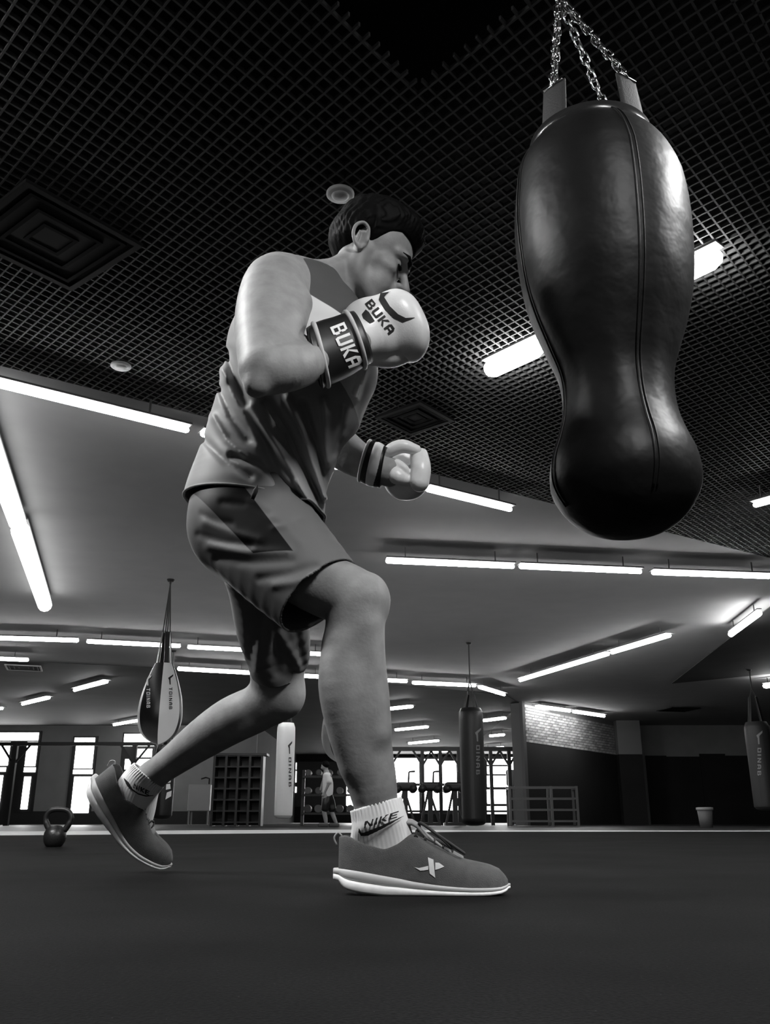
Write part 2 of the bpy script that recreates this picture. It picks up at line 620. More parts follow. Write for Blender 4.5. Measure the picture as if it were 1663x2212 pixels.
# right: brick wall receding, pillar, dark wall
B0, B1 = Vector((3.28, 22.0)), Vector((7.3, 27.6))
bd = (B1 - B0).normalized()
bn = Vector((bd.y, -bd.x))
split0, split1 = 1.86, 1.86
wr = MB().prism([(B0.x, B0.y), (B1.x, B1.y), (B1.x - bn.x * 0.3, B1.y - bn.y * 0.3), (B0.x - bn.x * 0.3, B0.y - bn.y * 0.3)], 0, 3.4)
wr = wr.build('wall_brick', mat('mortar', 0.16, 0.9))
structure(wr, 'receding wall with lit pale bricks above a dark dado')
n2 = bn * 0.04
MB().prism([(B0.x, B0.y), (B1.x, B1.y), (B1.x + n2.x, B1.y + n2.y), (B0.x + n2.x, B0.y + n2.y)], 0, split0).build('dado', M_wall_dark, wr)
MB().prism([(B0.x, B0.y), (B0.x - bd.x * 0.14, B0.y - bd.y * 0.14), (B0.x - bd.x * 0.14 + bn.x * 0.08, B0.y - bd.y * 0.14 + bn.y * 0.08), (B0.x + bn.x * 0.08, B0.y + bn.y * 0.08)],
           0, 2.80).build('wall_end', mat('wall_end', 0.13, 0.8), wr)
brick_mats = [mat('brick_%d' % i, c, 0.85, noise=0.25, nscale=12) for i, c in enumerate((0.36, 0.44, 0.30, 0.5))]
bl, bh, joint = 0.245, 0.068, 0.010
meshes = []
for m_ in brick_mats:
    o = MB().box((0, -0.022, 0), (bl - joint, 0.01, bh - joint)).build('brick', m_, wr)
    meshes.append(o.data)
    bpy.data.objects.remove(o)
ang = math.atan2(bd.y, bd.x)
Lw = (B1 - B0).length
nb = 0
for r_ in range(13):
    z = split0 + 0.02 + r_ * bh
    x = -(bl / 2 if r_ % 2 else 0)
    while x < Lw * 0.86 and nb < 300:
        if x >= 0:
            o = bpy.data.objects.new('brick', random.choice(meshes))
            COL.objects.link(o)
            o.parent = wr
            p = B0 + bd * x + bn * random.uniform(0, 0.008)
            o.location = (p.x, p.y, z)
            o.rotation_euler = (0, 0, ang)
            nb += 1
        x += bl
pc = PY(1368, 1700, 26.2)
structure(MB().box((pc.x - 0.33, 26.2, 0), (pc.x + 0.33, 26.9, 1.87)).build('pillar_base', M_wall_dark), 'dark lower half of the square pillar')
structure(MB().box((pc.x - 0.33, 26.2, 1.87), (pc.x + 0.33, 26.9, 2.8)).build('pillar', mat('pillar', 0.22, 0.9)), 'pale upper half of the square pillar')
w2 = MB().box((B1.x - 0.5, 27.6, 0), (16, 27.8, 3.4)).build('wall_far', M_wall)
structure(w2, 'grey far wall above dark panels at the right')
mb = MB()
for x0, x1, zt, dy in ((1395, 1440, 1632, 0.06), (1440, 1512, 1634, 0.05), (1512, 1567, 1628, 0.055), (1567, 1700, 1632, 0.06)):
    p, q = PY(x0, zt, 27.5), PY(x1, zt, 27.5)
    MB().box((p.x, 27.6 - dy, 0), (q.x, 27.599, p.z)).build('dark_panel', M_wall_dark, w2)

# ================================================================== SOLID FIELDS (for bodies, cloth and gloves)
import openvdb


class Field:
    def __init__(self, lo, hi, h):
        self.lo = np.array(lo, np.float32)
        self.h = h
        self.n = np.ceil((np.array(hi) - np.array(lo)) / h).astype(int) + 1
        self.ax = [(self.lo[i] + h * np.arange(self.n[i])).astype(np.float32) for i in range(3)]
        self.D = np.full(self.n, 0.2, np.float32)

    def window(self, lo, hi):
        s = []
        for i in range(3):
            a = int(max(0, math.floor((lo[i] - self.lo[i]) / self.h)))
            b = int(min(self.n[i], math.ceil((hi[i] - self.lo[i]) / self.h) + 1))
            if b <= a:
                return None
            s.append(slice(a, b))
        return tuple(s)

    def grid(self, s):
        return (self.ax[0][s[0]][:, None, None], self.ax[1][s[1]][None, :, None], self.ax[2][s[2]][None, None, :])

    def put(self, s, d, k):
        A = self.D[s]
        if k <= 0:
            np.minimum(A, d, out=A)
        else:
            hh = np.maximum(k - np.abs(A - d), 0) / k
            self.D[s] = np.minimum(A, d) - hh * hh * k * 0.25

    def cut(self, s, d, k):
        A = self.D[s]
        e = -d
        hh = np.maximum(k - np.abs(A - e), 0) / max(k, 1e-6)
        self.D[s] = np.maximum(A, e) + hh * hh * k * 0.25

    def limb(self, nodes, k=0.02, sub=4, grow=0.0, cut=False):
        """nodes: rows (x,y,z,r,ry); tapered tube with an elliptic section (ry along depth)"""
        N = catmull(nodes, sub)
        N[:, 3] += grow
        N[:, 4] += grow
        m = N[:, 3:].max() + k + 0.02
        s = self.window(N[:, :3].min(0) - m, N[:, :3].max(0) + m)
        if s is None:
            return
        d = np.full([q.stop - q.start for q in s], 0.2, np.float32)
        for a, b in zip(N[:-1], N[1:]):
            mm = max(a[3], a[4], b[3], b[4]) + k + 0.02
            t_ = self.window(np.minimum(a, b)[:3] - mm, np.maximum(a, b)[:3] + mm)
            if t_ is None:
                continue
            X, Y, Z = self.grid(t_)
            v = (b - a)[:3]
            L2 = float((v * v).sum()) + 1e-12
            t = np.clip(((X - a[0]) * v[0] + (Y - a[1]) * v[1] + (Z - a[2]) * v[2]) / L2, 0, 1)
            r = a[3] + t * (b[3] - a[3])
            ry = a[4] + t * (b[4] - a[4])
            q = (X - a[0] - t * v[0]) ** 2 + ((Y - a[1] - t * v[1]) * r / ry) ** 2 + (Z - a[2] - t * v[2]) ** 2
            e = np.sqrt(q) - r
            u = tuple(slice(t_[i].start - s[i].start, t_[i].stop - s[i].start) for i in range(3))
            np.minimum(d[u], e, out=d[u])
        (self.cut if cut else self.put)(s, d, k)

    def ell(self, c, rad, axes=None, k=0.01, cut=False):
        """ellipsoid: axes rows = unit vectors of the three radii"""
        R = max(rad) + k + 0.02
        c = np.array(c, float)
        s = self.window(c - R, c + R)
        if s is None:
            return
        X, Y, Z = self.grid(s)
        A = np.eye(3) if axes is None else np.array(axes, float)
        X, Y, Z = X - c[0], Y - c[1], Z - c[2]
        q = [(X * A[i][0] + Y * A[i][1] + Z * A[i][2]) for i in range(3)]
        k0 = np.sqrt(sum((q[i] / rad[i]) ** 2 for i in range(3)))
        k1 = np.sqrt(sum((q[i] / rad[i] ** 2) ** 2 for i in range(3))) + 1e-9
        d = (k0 * (k0 - 1.0) / k1).astype(np.float32)
        (self.cut if cut else self.put)(s, d, k)

    def rbox(self, c, half, rnd, axes, k=0.01):
        R = float(np.linalg.norm(half)) + k + 0.02
        c = np.array(c, float)
        s = self.window(c - R, c + R)
        X, Y, Z = self.grid(s)
        A = np.array(axes, float)
        X, Y, Z = X - c[0], Y - c[1], Z - c[2]
        q = [np.abs(X * A[i][0] + Y * A[i][1] + Z * A[i][2]) - (half[i] - rnd) for i in range(3)]
        d = np.sqrt(sum(np.maximum(e, 0) ** 2 for e in q)) + np.minimum(np.maximum(np.maximum(q[0], q[1]), q[2]), 0) - rnd
        self.put(s, d.astype(np.float32), k)

    def coords(self):
        X, Y, Z = self.grid((slice(None),) * 3)
        return X, Y, Z

    def ripple(self, fn, band=0.03):
        """add fn(points)->offset to the field near its surface"""
        idx = np.argwhere(np.abs(self.D) < band)
        P = self.lo + idx * self.h
        self.D[idx[:, 0], idx[:, 1], idx[:, 2]] += fn(P).astype(np.float32)

    def mesh(self):
        g = openvdb.FloatGrid(0.2)
        g.copyFromArray(np.ascontiguousarray(np.clip(self.D, -0.2, 0.2)))
        v, q = g.convertToQuads(0.0)
        v = np.array(v, np.float64) * self.h + self.lo
        q = np.array(q, np.int64)
        a, b, c = v[q[:, 0]], v[q[:, 1]], v[q[:, 2]]
        if np.einsum('ij,ij->', np.cross(b - a, c - a), (a + b + c) / 3 - v.mean(0)) < 0:
            q = q[:, ::-1]
        return v, q


def relax(v, q, n=2, lam=0.5):
    """a few steps of Laplacian smoothing"""
    E = np.vstack([q[:, [0, 1]], q[:, [1, 2]], q[:, [2, 3]], q[:, [3, 0]]])
    E = np.vstack([E, E[:, ::-1]])
    cnt = np.bincount(E[:, 0], minlength=len(v)).astype(float)
    for step in range(n):
        s = np.stack([np.bincount(E[:, 0], weights=v[E[:, 1], i], minlength=len(v)) for i in range(3)], 1)
        v = v + lam * (s / np.maximum(cnt, 1)[:, None] - v)
    return v


def subset(v, q, keepv):
    qq = q[keepv[q].all(1)]
    used = np.unique(qq)
    remap = -np.ones(len(v), int)
    remap[used] = np.arange(len(used))
    return v[used], remap[qq]


def vq_obj(name, v, q, m, parent=None, smooth=True):
    me = bpy.data.meshes.new(name)
    me.vertices.add(len(v))
    me.vertices.foreach_set('co', np.asarray(v, np.float32).ravel())
    q = np.asarray(q, np.int32)
    me.loops.add(q.size)
    me.loops.foreach_set('vertex_index', q.ravel())
    me.polygons.add(len(q))
    me.polygons.foreach_set('loop_start', np.arange(0, q.size, q.shape[1], dtype=np.int32))
    me.polygons.foreach_set('use_smooth', np.full(len(q), smooth))
    me.update(calc_edges=True)
    me.validate()
    if m is not None:
        me.materials.append(m)
    o = bpy.data.objects.new(name, me)
    COL.objects.link(o)
    if parent is not None:
        off = Vector((0, 0, 0))
        r = parent
        while r is not None:
            off += Vector(r.location)
            r = r.parent
        o.parent = parent
        o.location = -off
    return o


def NPX(px, py, Y, rpx, ky=1.0):
    p = PY(px, py, Y)
    r = rpx * depth_of(p) / F_PX
    return (p.x, p.y, p.z, r, r * ky)


def loft_px(rings, n=28, sub=1, cap=True):
    """rings: (xa,ya,xb,yb,Y,ry): silhouette points a,b at depth Y and the half depth ry in metres"""
    R = catmull(rings, sub) if sub > 1 else np.array(rings, float)
    v, f = [], []
    for xa, ya, xb, yb, Y, ry in R:
        A, B = PY(xa, ya, Y), PY(xb, yb, Y)
        c, h = (A + B) / 2, (A - B) / 2
        for k in range(n):
            t = 2 * math.pi * k / n
            v.append(c + h * math.cos(t) + Vector((0, ry * math.sin(t), 0)))
    for i in range(len(R) - 1):
        for k in range(n):
            k2 = (k + 1) % n
            f.append((i * n + k, (i + 1) * n + k, (i + 1) * n + k2, i * n + k2))
    if cap:
        f.append(tuple(range(n)))
        f.append(tuple((len(R) - 1) * n + k for k in range(n - 1, -1, -1)))
    return v, f


def bvh_of(objs):
    """tree over the evaluated-free base meshes, in world space"""
    V_, F_ = [], []
    for o in objs:
        off = Vector(o.location)
        r = o.parent
        while r is not None:
            off += Vector(r.location)
            r = r.parent
        n = len(V_)
        V_ += [p.co + off for p in o.data.vertices]
        F_ += [tuple(i + n for i in p.vertices) for p in o.data.polygons]
    return BVHTree.FromPolygons(V_, F_)


def decal(name, quads, tree, m, parent, step=3.0, lift=0.0012):
    """print: quads in pixel coordinates laid on the surface of the object behind them"""
    mb = MB()
    cp = Vector((0, 0, CAM_H))
    for a, b, c, d in quads:
        a, b, c, d = map(np.array, ((a), (b), (c), (d)))
        nu = max(1, int(math.ceil(max(np.linalg.norm(b - a), np.linalg.norm(c - d)) / step)))
        nv = max(1, int(math.ceil(max(np.linalg.norm(d - a), np.linalg.norm(c - b)) / step)))
        V_, ok = [], True
        for i in range(nv + 1):
            for j in range(nu + 1):
                s, t = j / nu, i / nv
                p = (a * (1 - s) + b * s) * (1 - t) + (d * (1 - s) + c * s) * t
                r = Vector(ray(p[0], p[1])).normalized()
                hit = tree.ray_cast(cp, r)
                if hit[0] is None:
                    ok = False
                    V_.append(None)
                else:
                    nrm = hit[1] if hit[1].dot(r) < 0 else -hit[1]
                    V_.append(hit[0] + nrm * lift)
        fs = []
        W = nu + 1
        for i in range(nv):
            for j in range(nu):
                q = (i * W + j, i * W + j + 1, (i + 1) * W + j + 1, (i + 1) * W + j)
                if all(V_[t] is not None for t in q):
                    fs.append(q)
        mb.add([p if p is not None else (0, 0, 0) for p in V_], fs)
    used = sorted({i for f in mb.f for i in f})
    if not used:
        return None
    rm = {u: i for i, u in enumerate(used)}
    out = MB()
    out.v = [mb.v[u] for u in used]
    out.f = [tuple(rm[i] for i in f) for f in mb.f]
    return out.build(name, m, parent, True)


# block letters: convex quads in a unit box (x right, y up)
def _bar(x0, y0, x1, y1):
    return ((x0, y0), (x1, y0), (x1, y1), (x0, y1))


GLYPH = {
    'B': [_bar(0, 0, .26, 1), ((0.26, .84), (.78, .84), (.7, 1), (.26, 1)), _bar(.26, .43, .74, .57), ((.26, 0), (.76, 0), (.86, .16), (.26, .16)),
          ((.6, .57), (.82, .60), (.82, .84), (.6, .84)), ((.64, .16), (.92, .16), (.9, .43), (.64, .43))],
    'U': [((0, .16), (.26, .16), (.26, 1), (0, 1)), ((.66, .16), (.92, .16), (.92, 1), (.66, 1)), ((.1, 0), (.82, 0), (.92, .18), (0, .18))],
    'K': [_bar(0, 0, .26, 1), ((.26, .40), (.46, .46), (.96, 1), (.64, 1)), ((.40, .56), (.26, .44), (.66, 0), (1, 0))],
    'A': [((0, 0), (.26, 0), (.26, .8), (0, .72)), ((.66, 0), (.92, 0), (.92, .72), (.66, .8)), ((.0, .72), (.92, .72), (.74, 1), (.18, 1)), _bar(.26, .3, .66, .46)],
    'N': [_bar(0, 0, .22, 1), _bar(.7, 0, .92, 1), ((.0, 1), (.24, 1), (.92, 0), (.68, 0))],
    'I': [_bar(0, 0, .26, 1)],
    'E': [_bar(0, 0, .24, 1), _bar(.24, .8, .86, 1), _bar(.24, .41, .78, .6), _bar(.24, 0, .86, .2)],
    'F': [_bar(0, 0, .24, 1), _bar(.24, .8, .86, 1), _bar(.24, .4, .74, .6)],
    'T': [_bar(.34, 0, .58, .8), _bar(0, .8, .92, 1)],
    'O': [_bar(0, 0, .24, 1), _bar(.68, 0, .92, 1), _bar(.24, .82, .68, 1), _bar(.24, 0, .68, .18)],
    'P': [_bar(0, 0, .24, 1), _bar(.24, .82, .8, 1), _bar(.24, .4, .8, .56), _bar(.64, .56, .88, .82)],
    'R': [_bar(0, 0, .24, 1), _bar(.24, .82, .8, 1), _bar(.24, .4, .8, .56), _bar(.64, .56, .88, .82), ((.4, .4), (.64, .4), (.94, 0), (.66, 0))],
    'G': [_bar(0, 0, .24, 1), _bar(.24, .82, .9, 1), _bar(.24, 0, .9, .18), _bar(.68, .18, .9, .5), _bar(.5, .42, .68, .54)],
}


def text_quads(word, o, ex, ey, adv=None):
    """word set from pixel o with letter-width vector ex and letter-height vector ey (pixels)"""
    o, ex, ey = map(lambda q: np.array(q, float), (o, ex, ey))
    out = []
    pos = 0.0
    for ch in word:
        for q in GLYPH[ch]:
            out.append(tuple(o + ex * (pos + x) + ey * y for x, y in q))
        pos += (0.45 if ch == 'I' else 1.12) if adv is None else adv
    return out


def strip_quads(up, lo):
    return [(lo[i], lo[i + 1], up[i + 1], up[i]) for i in range(len(up) - 1)]

# ================================================================== THE BOXER
def plane_mix(name, base, layers, rough=0.7, bump=None, extra=None):
    """cloth with sewn colour panels: layers of (grey, [(normal, point), ...]); a panel is where every dot is positive"""
    m = bpy.data.materials.new(name)
    m.use_nodes = True
    nt = m.node_tree
    b = nt.nodes['Principled BSDF']
    b.inputs['Roughness'].default_value = rough
    b.inputs['Specular IOR Level'].default_value = 0.12
    b.inputs['Sheen Weight'].default_value = 0.0
    tc = nt.nodes.new('ShaderNodeTexCoord')
    geo = tc.outputs['Object']
    val = None
    for g, planes in layers:
        fac = None
        for nrm, pt in planes:
            nrm = Vector(nrm).normalized()
            dp = nt.nodes.new('ShaderNodeVectorMath')
            dp.operation = 'DOT_PRODUCT'
            dp.inputs[1].default_value = nrm
            nt.links.new(geo, dp.inputs[0])
            mr = nt.nodes.new('ShaderNodeMapRange')
            c = nrm.dot(Vector(pt))
            mr.inputs['From Min'].default_value = c - 0.0008
            mr.inputs['From Max'].default_value = c + 0.0008
            nt.links.new(dp.outputs['Value'], mr.inputs['Value'])
            if fac is None:
                fac = mr.outputs['Result']
            else:
                mu = nt.nodes.new('ShaderNodeMath')
                mu.operation = 'MULTIPLY'
                nt.links.new(fac, mu.inputs[0])
                nt.links.new(mr.outputs['Result'], mu.inputs[1])
                fac = mu.outputs['Value']
        mx = nt.nodes.new('ShaderNodeMix')
        mx.data_type = 'FLOAT'
        nt.links.new(fac, mx.inputs[0])
        if val is None:
            mx.inputs[2].default_value = base
        else:
            nt.links.new(val, mx.inputs[2])
        mx.inputs[3].default_value = g
        val = mx.outputs[0]
    if val is None:
        b.inputs['Base Color'].default_value = (base, base, base, 1)
    else:
        nt.links.new(val, b.inputs['Base Color'])
    n = nt.nodes.new('ShaderNodeTexNoise')
    n.inputs['Scale'].default_value = 900
    nt.links.new(geo, n.inputs['Vector'])
    bp = nt.nodes.new('ShaderNodeBump')
    bp.inputs['Strength'].default_value = 0.12
    bp.inputs['Distance'].default_value = 0.001
    nt.links.new(n.outputs['Fac'], bp.inputs['Height'])
    nt.links.new(bp.outputs['Normal'], b.inputs['Normal'])
    return m


M_skin = mat('skin', 0.29, 0.56, noise=0.16, nscale=28, bump=0.06, bscale=160, spec=0.32, coat=0.03)
M_skin.node_tree.nodes['Principled BSDF'].inputs['Coat Roughness'].default_value = 0.3
M_hair = mat('hair', 0.004, 0.6, noise=0.3, nscale=200, spec=0.06)
M_eye = mat('eye', 0.02, 0.15)

ROOT_P = Vector((-0.15, 1.80, 0.0))
boxer = thing('person', 'boxer in grey tank top and shorts with white gloves lunging at the big bag', 'person', ROOT_P)

# --- head frame
PHI, PSI = math.radians(26), math.radians(-5)
hf = Vector((math.cos(PHI) * math.cos(PSI), -math.sin(PSI), -math.sin(PHI) * math.cos(PSI)))
hu = Vector((math.sin(PHI), 0, math.cos(PHI)))
hu = (hu - hf * hu.dot(hf)).normalized()
hl = hu.cross(hf)                                   # person's left (away from the camera)
near_ear = PY(790, 516, 1.725)
HO = near_ear + hl * 0.078
HS = 1.0


def HP(f, l, u):
    return np.array(HO + (hf * f + hl * l + hu * u) * HS)


HAX = [tuple(hf), tuple(hl), tuple(hu)]


def neck_and_head(S, k0=0.02):
    neck = [NPX(700, 650, 1.80, 66, 1.1), NPX(722, 622, 1.80, 51, 1.05), NPX(765, 588, 1.80, 47, 1.05), NPX(800, 556, 1.80, 46, 1.1), NPX(815, 535, 1.80, 40, 1.1)]
    S.limb(neck, 0.03)
    # trapezius and sternomastoid
    S.limb([NPX(772, 552, 1.77, 16), NPX(715, 585, 1.74, 24), NPX(655, 600, 1.69, 34), NPX(612, 612, 1.66, 40)], 0.03)
    S.limb([NPX(783, 545, 1.745, 11), NPX(765, 585, 1.745, 12), NPX(750, 620, 1.76, 12)], 0.012)
    S.ell(HP(0.002, 0, 0.047), (0.094, 0.077, 0.090), HAX, 0.02)
    S.ell(HP(0.030, 0, 0.030), (0.066, 0.068, 0.070), HAX, 0.02)
    S.ell(HP(0.040, 0, -0.030), (0.052, 0.058, 0.070), HAX, 0.02)
    S.ell(HP(0.060, 0, -0.060), (0.040, 0.044, 0.048), HAX, 0.02)
    for s in (-1, 1):
        jaw = [HP(0.004, s * 0.060, -0.020), HP(0.010, s * 0.056, -0.062), HP(0.050, s * 0.038, -0.092), HP(0.080, s * 0.010, -0.104)]
        S.limb([tuple(p) + (r, r) for p, r in zip(jaw, (0.016, 0.017, 0.016, 0.017))], 0.02)
        S.ell(HP(0.062, s * 0.047, -0.022), (0.026, 0.020, 0.017), HAX, 0.02)           # cheekbone
        S.ell(HP(0.060, s * 0.036, -0.062), (0.028, 0.020, 0.024), HAX, 0.02)           # cheek
        br = [HP(0.100, s * 0.010, 0.022), HP(0.096, s * 0.032, 0.026), HP(0.074, s * 0.053, 0.020)]
        S.limb([tuple(p) + (r, r) for p, r in zip(br, (0.009, 0.0095, 0.008))], 0.012)
        S.ell(HP(0.0995, s * 0.030, 0.004), (0.020, 0.021, 0.0135), HAX, 0.010, cut=True)   # socket
        S.ell(HP(0.0775, s * 0.032, 0.003), (0.0135, 0.0145, 0.0135), HAX, 0.004)          # lid over the eyeball
        S.ell(HP(0.107, s * 0.0135, -0.036), (0.0105, 0.0085, 0.0085), HAX, 0.008)         # nostril wing
    nose = [HP(0.092, 0, 0.020), HP(0.104, 0, 0.000), HP(0.116, 0, -0.020), HP(0.1205, 0, -0.031)]
    S.limb([tuple(p) + (r, r) for p, r in zip(nose, (0.0085, 0.0085, 0.0105, 0.0125))], 0.010)
    for s in (-1, 1):
        S.ell(HP(0.113, s * 0.0065, -0.0445), (0.006, 0.0038, 0.004), HAX, 0.003, cut=True)
    S.ell(HP(0.094, 0, -0.058), (0.018, 0.026, 0.016), HAX, 0.012)
    S.ell(HP(0.102, 0, -0.063), (0.010, 0.020, 0.0060), HAX, 0.006)                          # lips
    S.ell(HP(0.099, 0, -0.076), (0.010, 0.018, 0.0065), HAX, 0.006)
    S.ell(HP(0.113, 0, -0.0695), (0.008, 0.024, 0.0014), HAX, 0.003, cut=True)
    S.ell(HP(0.084, 0, -0.104), (0.017, 0.020, 0.014), HAX, 0.014)
    # ears: rim, lobe and hollow
    for s in (-1, 1):
        tilt = Matrix.Rotation(math.radians(-14), 3, hl)
        ef, eu = tilt @ hf, tilt @ hu
        el = (hl * s + hf * -0.35).normalized()
        ax = [tuple(ef), tuple(el), tuple(eu)]

        def EP(f, l, u):
            return np.array(HO + ef * (f - 0.010) + hl * (s * (0.080 + l)) + eu * u) + np.array(hf) * (-0.3 * l)
        S.ell(EP(0, -0.004, 0.0), (0.017, 0.008, 0.030), ax, 0.006)
        rim = [EP(0.014, 0.002, 0.004), EP(0.013, 0.006, 0.022), EP(0.000, 0.009, 0.032), EP(-0.014, 0.010, 0.022), EP(-0.017, 0.009, 0.002), EP(-0.010, 0.007, -0.018), EP(0.002, 0.004, -0.030)]
        S.limb([tuple(p) + (0.0042, 0.0042) for p in rim], 0.004)
        S.ell(EP(0.003, 0.003, -0.026), (0.008, 0.005, 0.009), ax, 0.004)                   # lobe
        S.ell(EP(0.002, 0.009, 0.002), (0.009, 0.008, 0.016), ax, 0.004, cut=True)
        S.ell(EP(-0.006, 0.004, 0.000), (0.0035, 0.004, 0.018), ax, 0.004)
        S.ell(EP(0.014, 0.004, -0.006), (0.005, 0.004, 0.007), ax, 0.004)


R_ARM_U = [NPX(622, 612, 1.68, 58), NPX(596, 618, 1.635, 70, 0.95), NPX(581, 680, 1.58, 73, 0.9), NPX(576, 740, 1.53, 67, 0.9), NPX(572, 795, 1.475, 56, 0.9)]
R_ARM_L = [NPX(570, 802, 1.47, 50), NPX(615, 792, 1.50, 57, 0.9), NPX(662, 778, 1.548, 52, 0.88), NPX(705, 763, 1.585, 40, 0.85), NPX(775, 735, 1.645, 34, 0.9)]
L_ARM_U = [NPX(735, 660, 1.93, 62), NPX(725, 720, 1.99, 58), NPX(700, 800, 2.05, 52), NPX(690, 880, 2.08, 46)]
L_ARM_L = [NPX(688, 890, 2.08, 45), NPX(715, 945, 2.07, 46), NPX(752, 980, 2.055, 42), NPX(795, 1004, 2.045, 35), NPX(840, 1020, 2.04, 32)]
R_LEG = [NPX(535, 1120, 1.79, 100), NPX(606, 1188, 1.75, 86), NPX(684, 1254, 1.72, 70), NPX(764, 1296, 1.69, 67), NPX(767, 1345, 1.69, 64), NPX(766, 1420, 1.695, 66),
         NPX(771, 1500, 1.70, 69), NPX(778, 1560, 1.705, 66), NPX(788, 1620, 1.715, 60), NPX(803, 1690, 1.725, 54), NPX(814, 1750, 1.735, 45, 0.95), NPX(822, 1790, 1.745, 34, 0.8), NPX(824, 1815, 1.748, 28, 0.8)]
L_LEG = [NPX(560, 1130, 1.93, 98), NPX(580, 1250, 2.03, 80), NPX(594, 1380, 2.13, 66), NPX(599, 1470, 2.20, 57), NPX(592, 1502, 2.22, 53)]
L_SHIN = [NPX(603, 1500, 2.22, 50), NPX(560, 1528, 2.245, 50), NPX(500, 1556, 2.28, 50), NPX(440, 1594, 2.32, 44), NPX(380, 1638, 2.36, 35), NPX(328, 1676, 2.40, 30), NPX(296, 1702, 2.42, 30)]
TORSO = [NPX(552, 1085, 1.85, 128, 1.0), NPX(575, 1000, 1.85, 122, 1.0), NPX(605, 920, 1.84, 126, 1.05), NPX(640, 830, 1.82, 138, 1.1), NPX(655, 745, 1.80, 134, 1.1), NPX(676, 690, 1.79, 86, 1.25)]

S = Field((-0.80, 1.30, 0.02), (0.24, 2.65, 1.66), 0.0042)
S.limb(TORSO, 0.04)
S.limb([NPX(628, 632, 1.68, 55), NPX(690, 640, 1.80, 60), NPX(738, 655, 1.93, 55)], 0.04)
S.limb(R_ARM_U, 0.035)
S.limb(R_ARM_L, 0.012)
S.limb([NPX(640, 655, 1.60, 34), NPX(618, 700, 1.55, 38), NPX(600, 740, 1.53, 30)], 0.025)          # biceps
S.limb([NPX(592, 742, 1.452, 4, 2.0), NPX(614, 731, 1.455, 8, 2.4), NPX(640, 722, 1.465, 10, 2.6), NPX(668, 715, 1.485, 12, 2.6)], 0.012, cut=True)   # crease of the bent arm
S.ell(PY(552, 835, 1.455), (0.02, 0.02, 0.02), None, 0.02)                                          # elbow
S.limb(L_ARM_U, 0.03)
S.limb(L_ARM_L, 0.02)
S.limb(R_LEG, 0.03)
S.ell(PY(806, 1290, 1.672), (0.026, 0.030, 0.036), None, 0.03)                                      # kneecap
S.limb([NPX(735, 1400, 1.675, 30), NPX(732, 1480, 1.67, 40), NPX(745, 1570, 1.685, 30), NPX(765, 1650, 1.70, 22)], 0.035)   # calf
S.limb([NPX(800, 1350, 1.655, 18), NPX(808, 1460, 1.665, 16), NPX(818, 1580, 1.68, 16)], 0.03)      # shin edge
S.limb(L_LEG, 0.03)
S.limb(L_SHIN, 0.025)
S.ell(PY(622, 1508, 2.19), (0.034, 0.036, 0.040), None, 0.03)
S.limb([NPX(330, 1676, 2.40, 28), NPX(290, 1720, 2.42, 30), NPX(300, 1765, 2.45, 30)], 0.02)        # foot inside the rear shoe
S.limb([NPX(824, 1815, 1.748, 26, 0.8), NPX(800, 1858, 1.748, 26), NPX(900, 1890, 1.748, 24), NPX(990, 1905, 1.748, 18)], 0.02)
neck_and_head(S)
NECK_N = np.array(PY(800, 550, 1.8) - PY(716, 626, 1.8))
NECK_N /= np.linalg.norm(NECK_N)
NECK_P = np.array(PY(748, 600, 1.8))
vb, qb = S.mesh()
kb = ((vb - NECK_P) @ NECK_N < 0.009) | (vb[:, 2] < 1.15)
vb, qb = subset(vb, qb, kb)
vb = relax(vb, qb, 2, 0.4)
H_ = Field((-0.14, 1.62, 1.22), (0.16, 1.98, 1.64), 0.0020)
neck_and_head(H_)
H_.limb(TORSO, 0.04)
vh, qh = H_.mesh()
vh, qh = subset(vh, qh, (vh - NECK_P) @ NECK_N > -0.009)
vh = relax(vh, qh, 2, 0.4)
vq_obj('body', np.vstack([vb, vh]), np.vstack([qb, qh + len(vb)]), M_skin, boxer)

# eyes (dark slit of the lowered gaze) and brows
for s in (-1, 1):
    e = MB()
    pts = [HP(0.0905, s * 0.019, -0.0005), HP(0.0925, s * 0.026, -0.002), HP(0.0915, s * 0.034, -0.0025), HP(0.0865, s * 0.043, -0.001)]
    e.tube(pts, [0.002, 0.0042, 0.0042, 0.0015], 8)
    e.build('eyelashes', M_hair, boxer, True)
    e = MB()
    pts = [HP(0.1065, s * 0.009, 0.020), HP(0.1055, s * 0.022, 0.024), HP(0.0985, s * 0.038, 0.028), HP(0.084, s * 0.054, 0.024)]
    e.tube(pts, [0.0045, 0.0065, 0.006, 0.002], 8)
    e.build('eyebrow', M_hair, boxer, True)

# --- hair: thick short crop with a fringe over the brow
Hh = Field((-0.18, 1.60, 1.25), (0.20, 2.0, 1.70), 0.0028)
Hh.ell(HP(0.002, 0, 0.047), (0.094, 0.077, 0.090), HAX, 0.02)
Hh.ell(HP(0.030, 0, 0.030), (0.066, 0.068, 0.070), HAX, 0.02)
face = np.array(HAX)
idx = np.argwhere(np.abs(Hh.D) < 0.12)
P = Hh.lo + idx * Hh.h
L_ = (P - np.array(HO)) @ face.T
f_, l_, u_ = L_[:, 0], L_[:, 1], L_[:, 2]
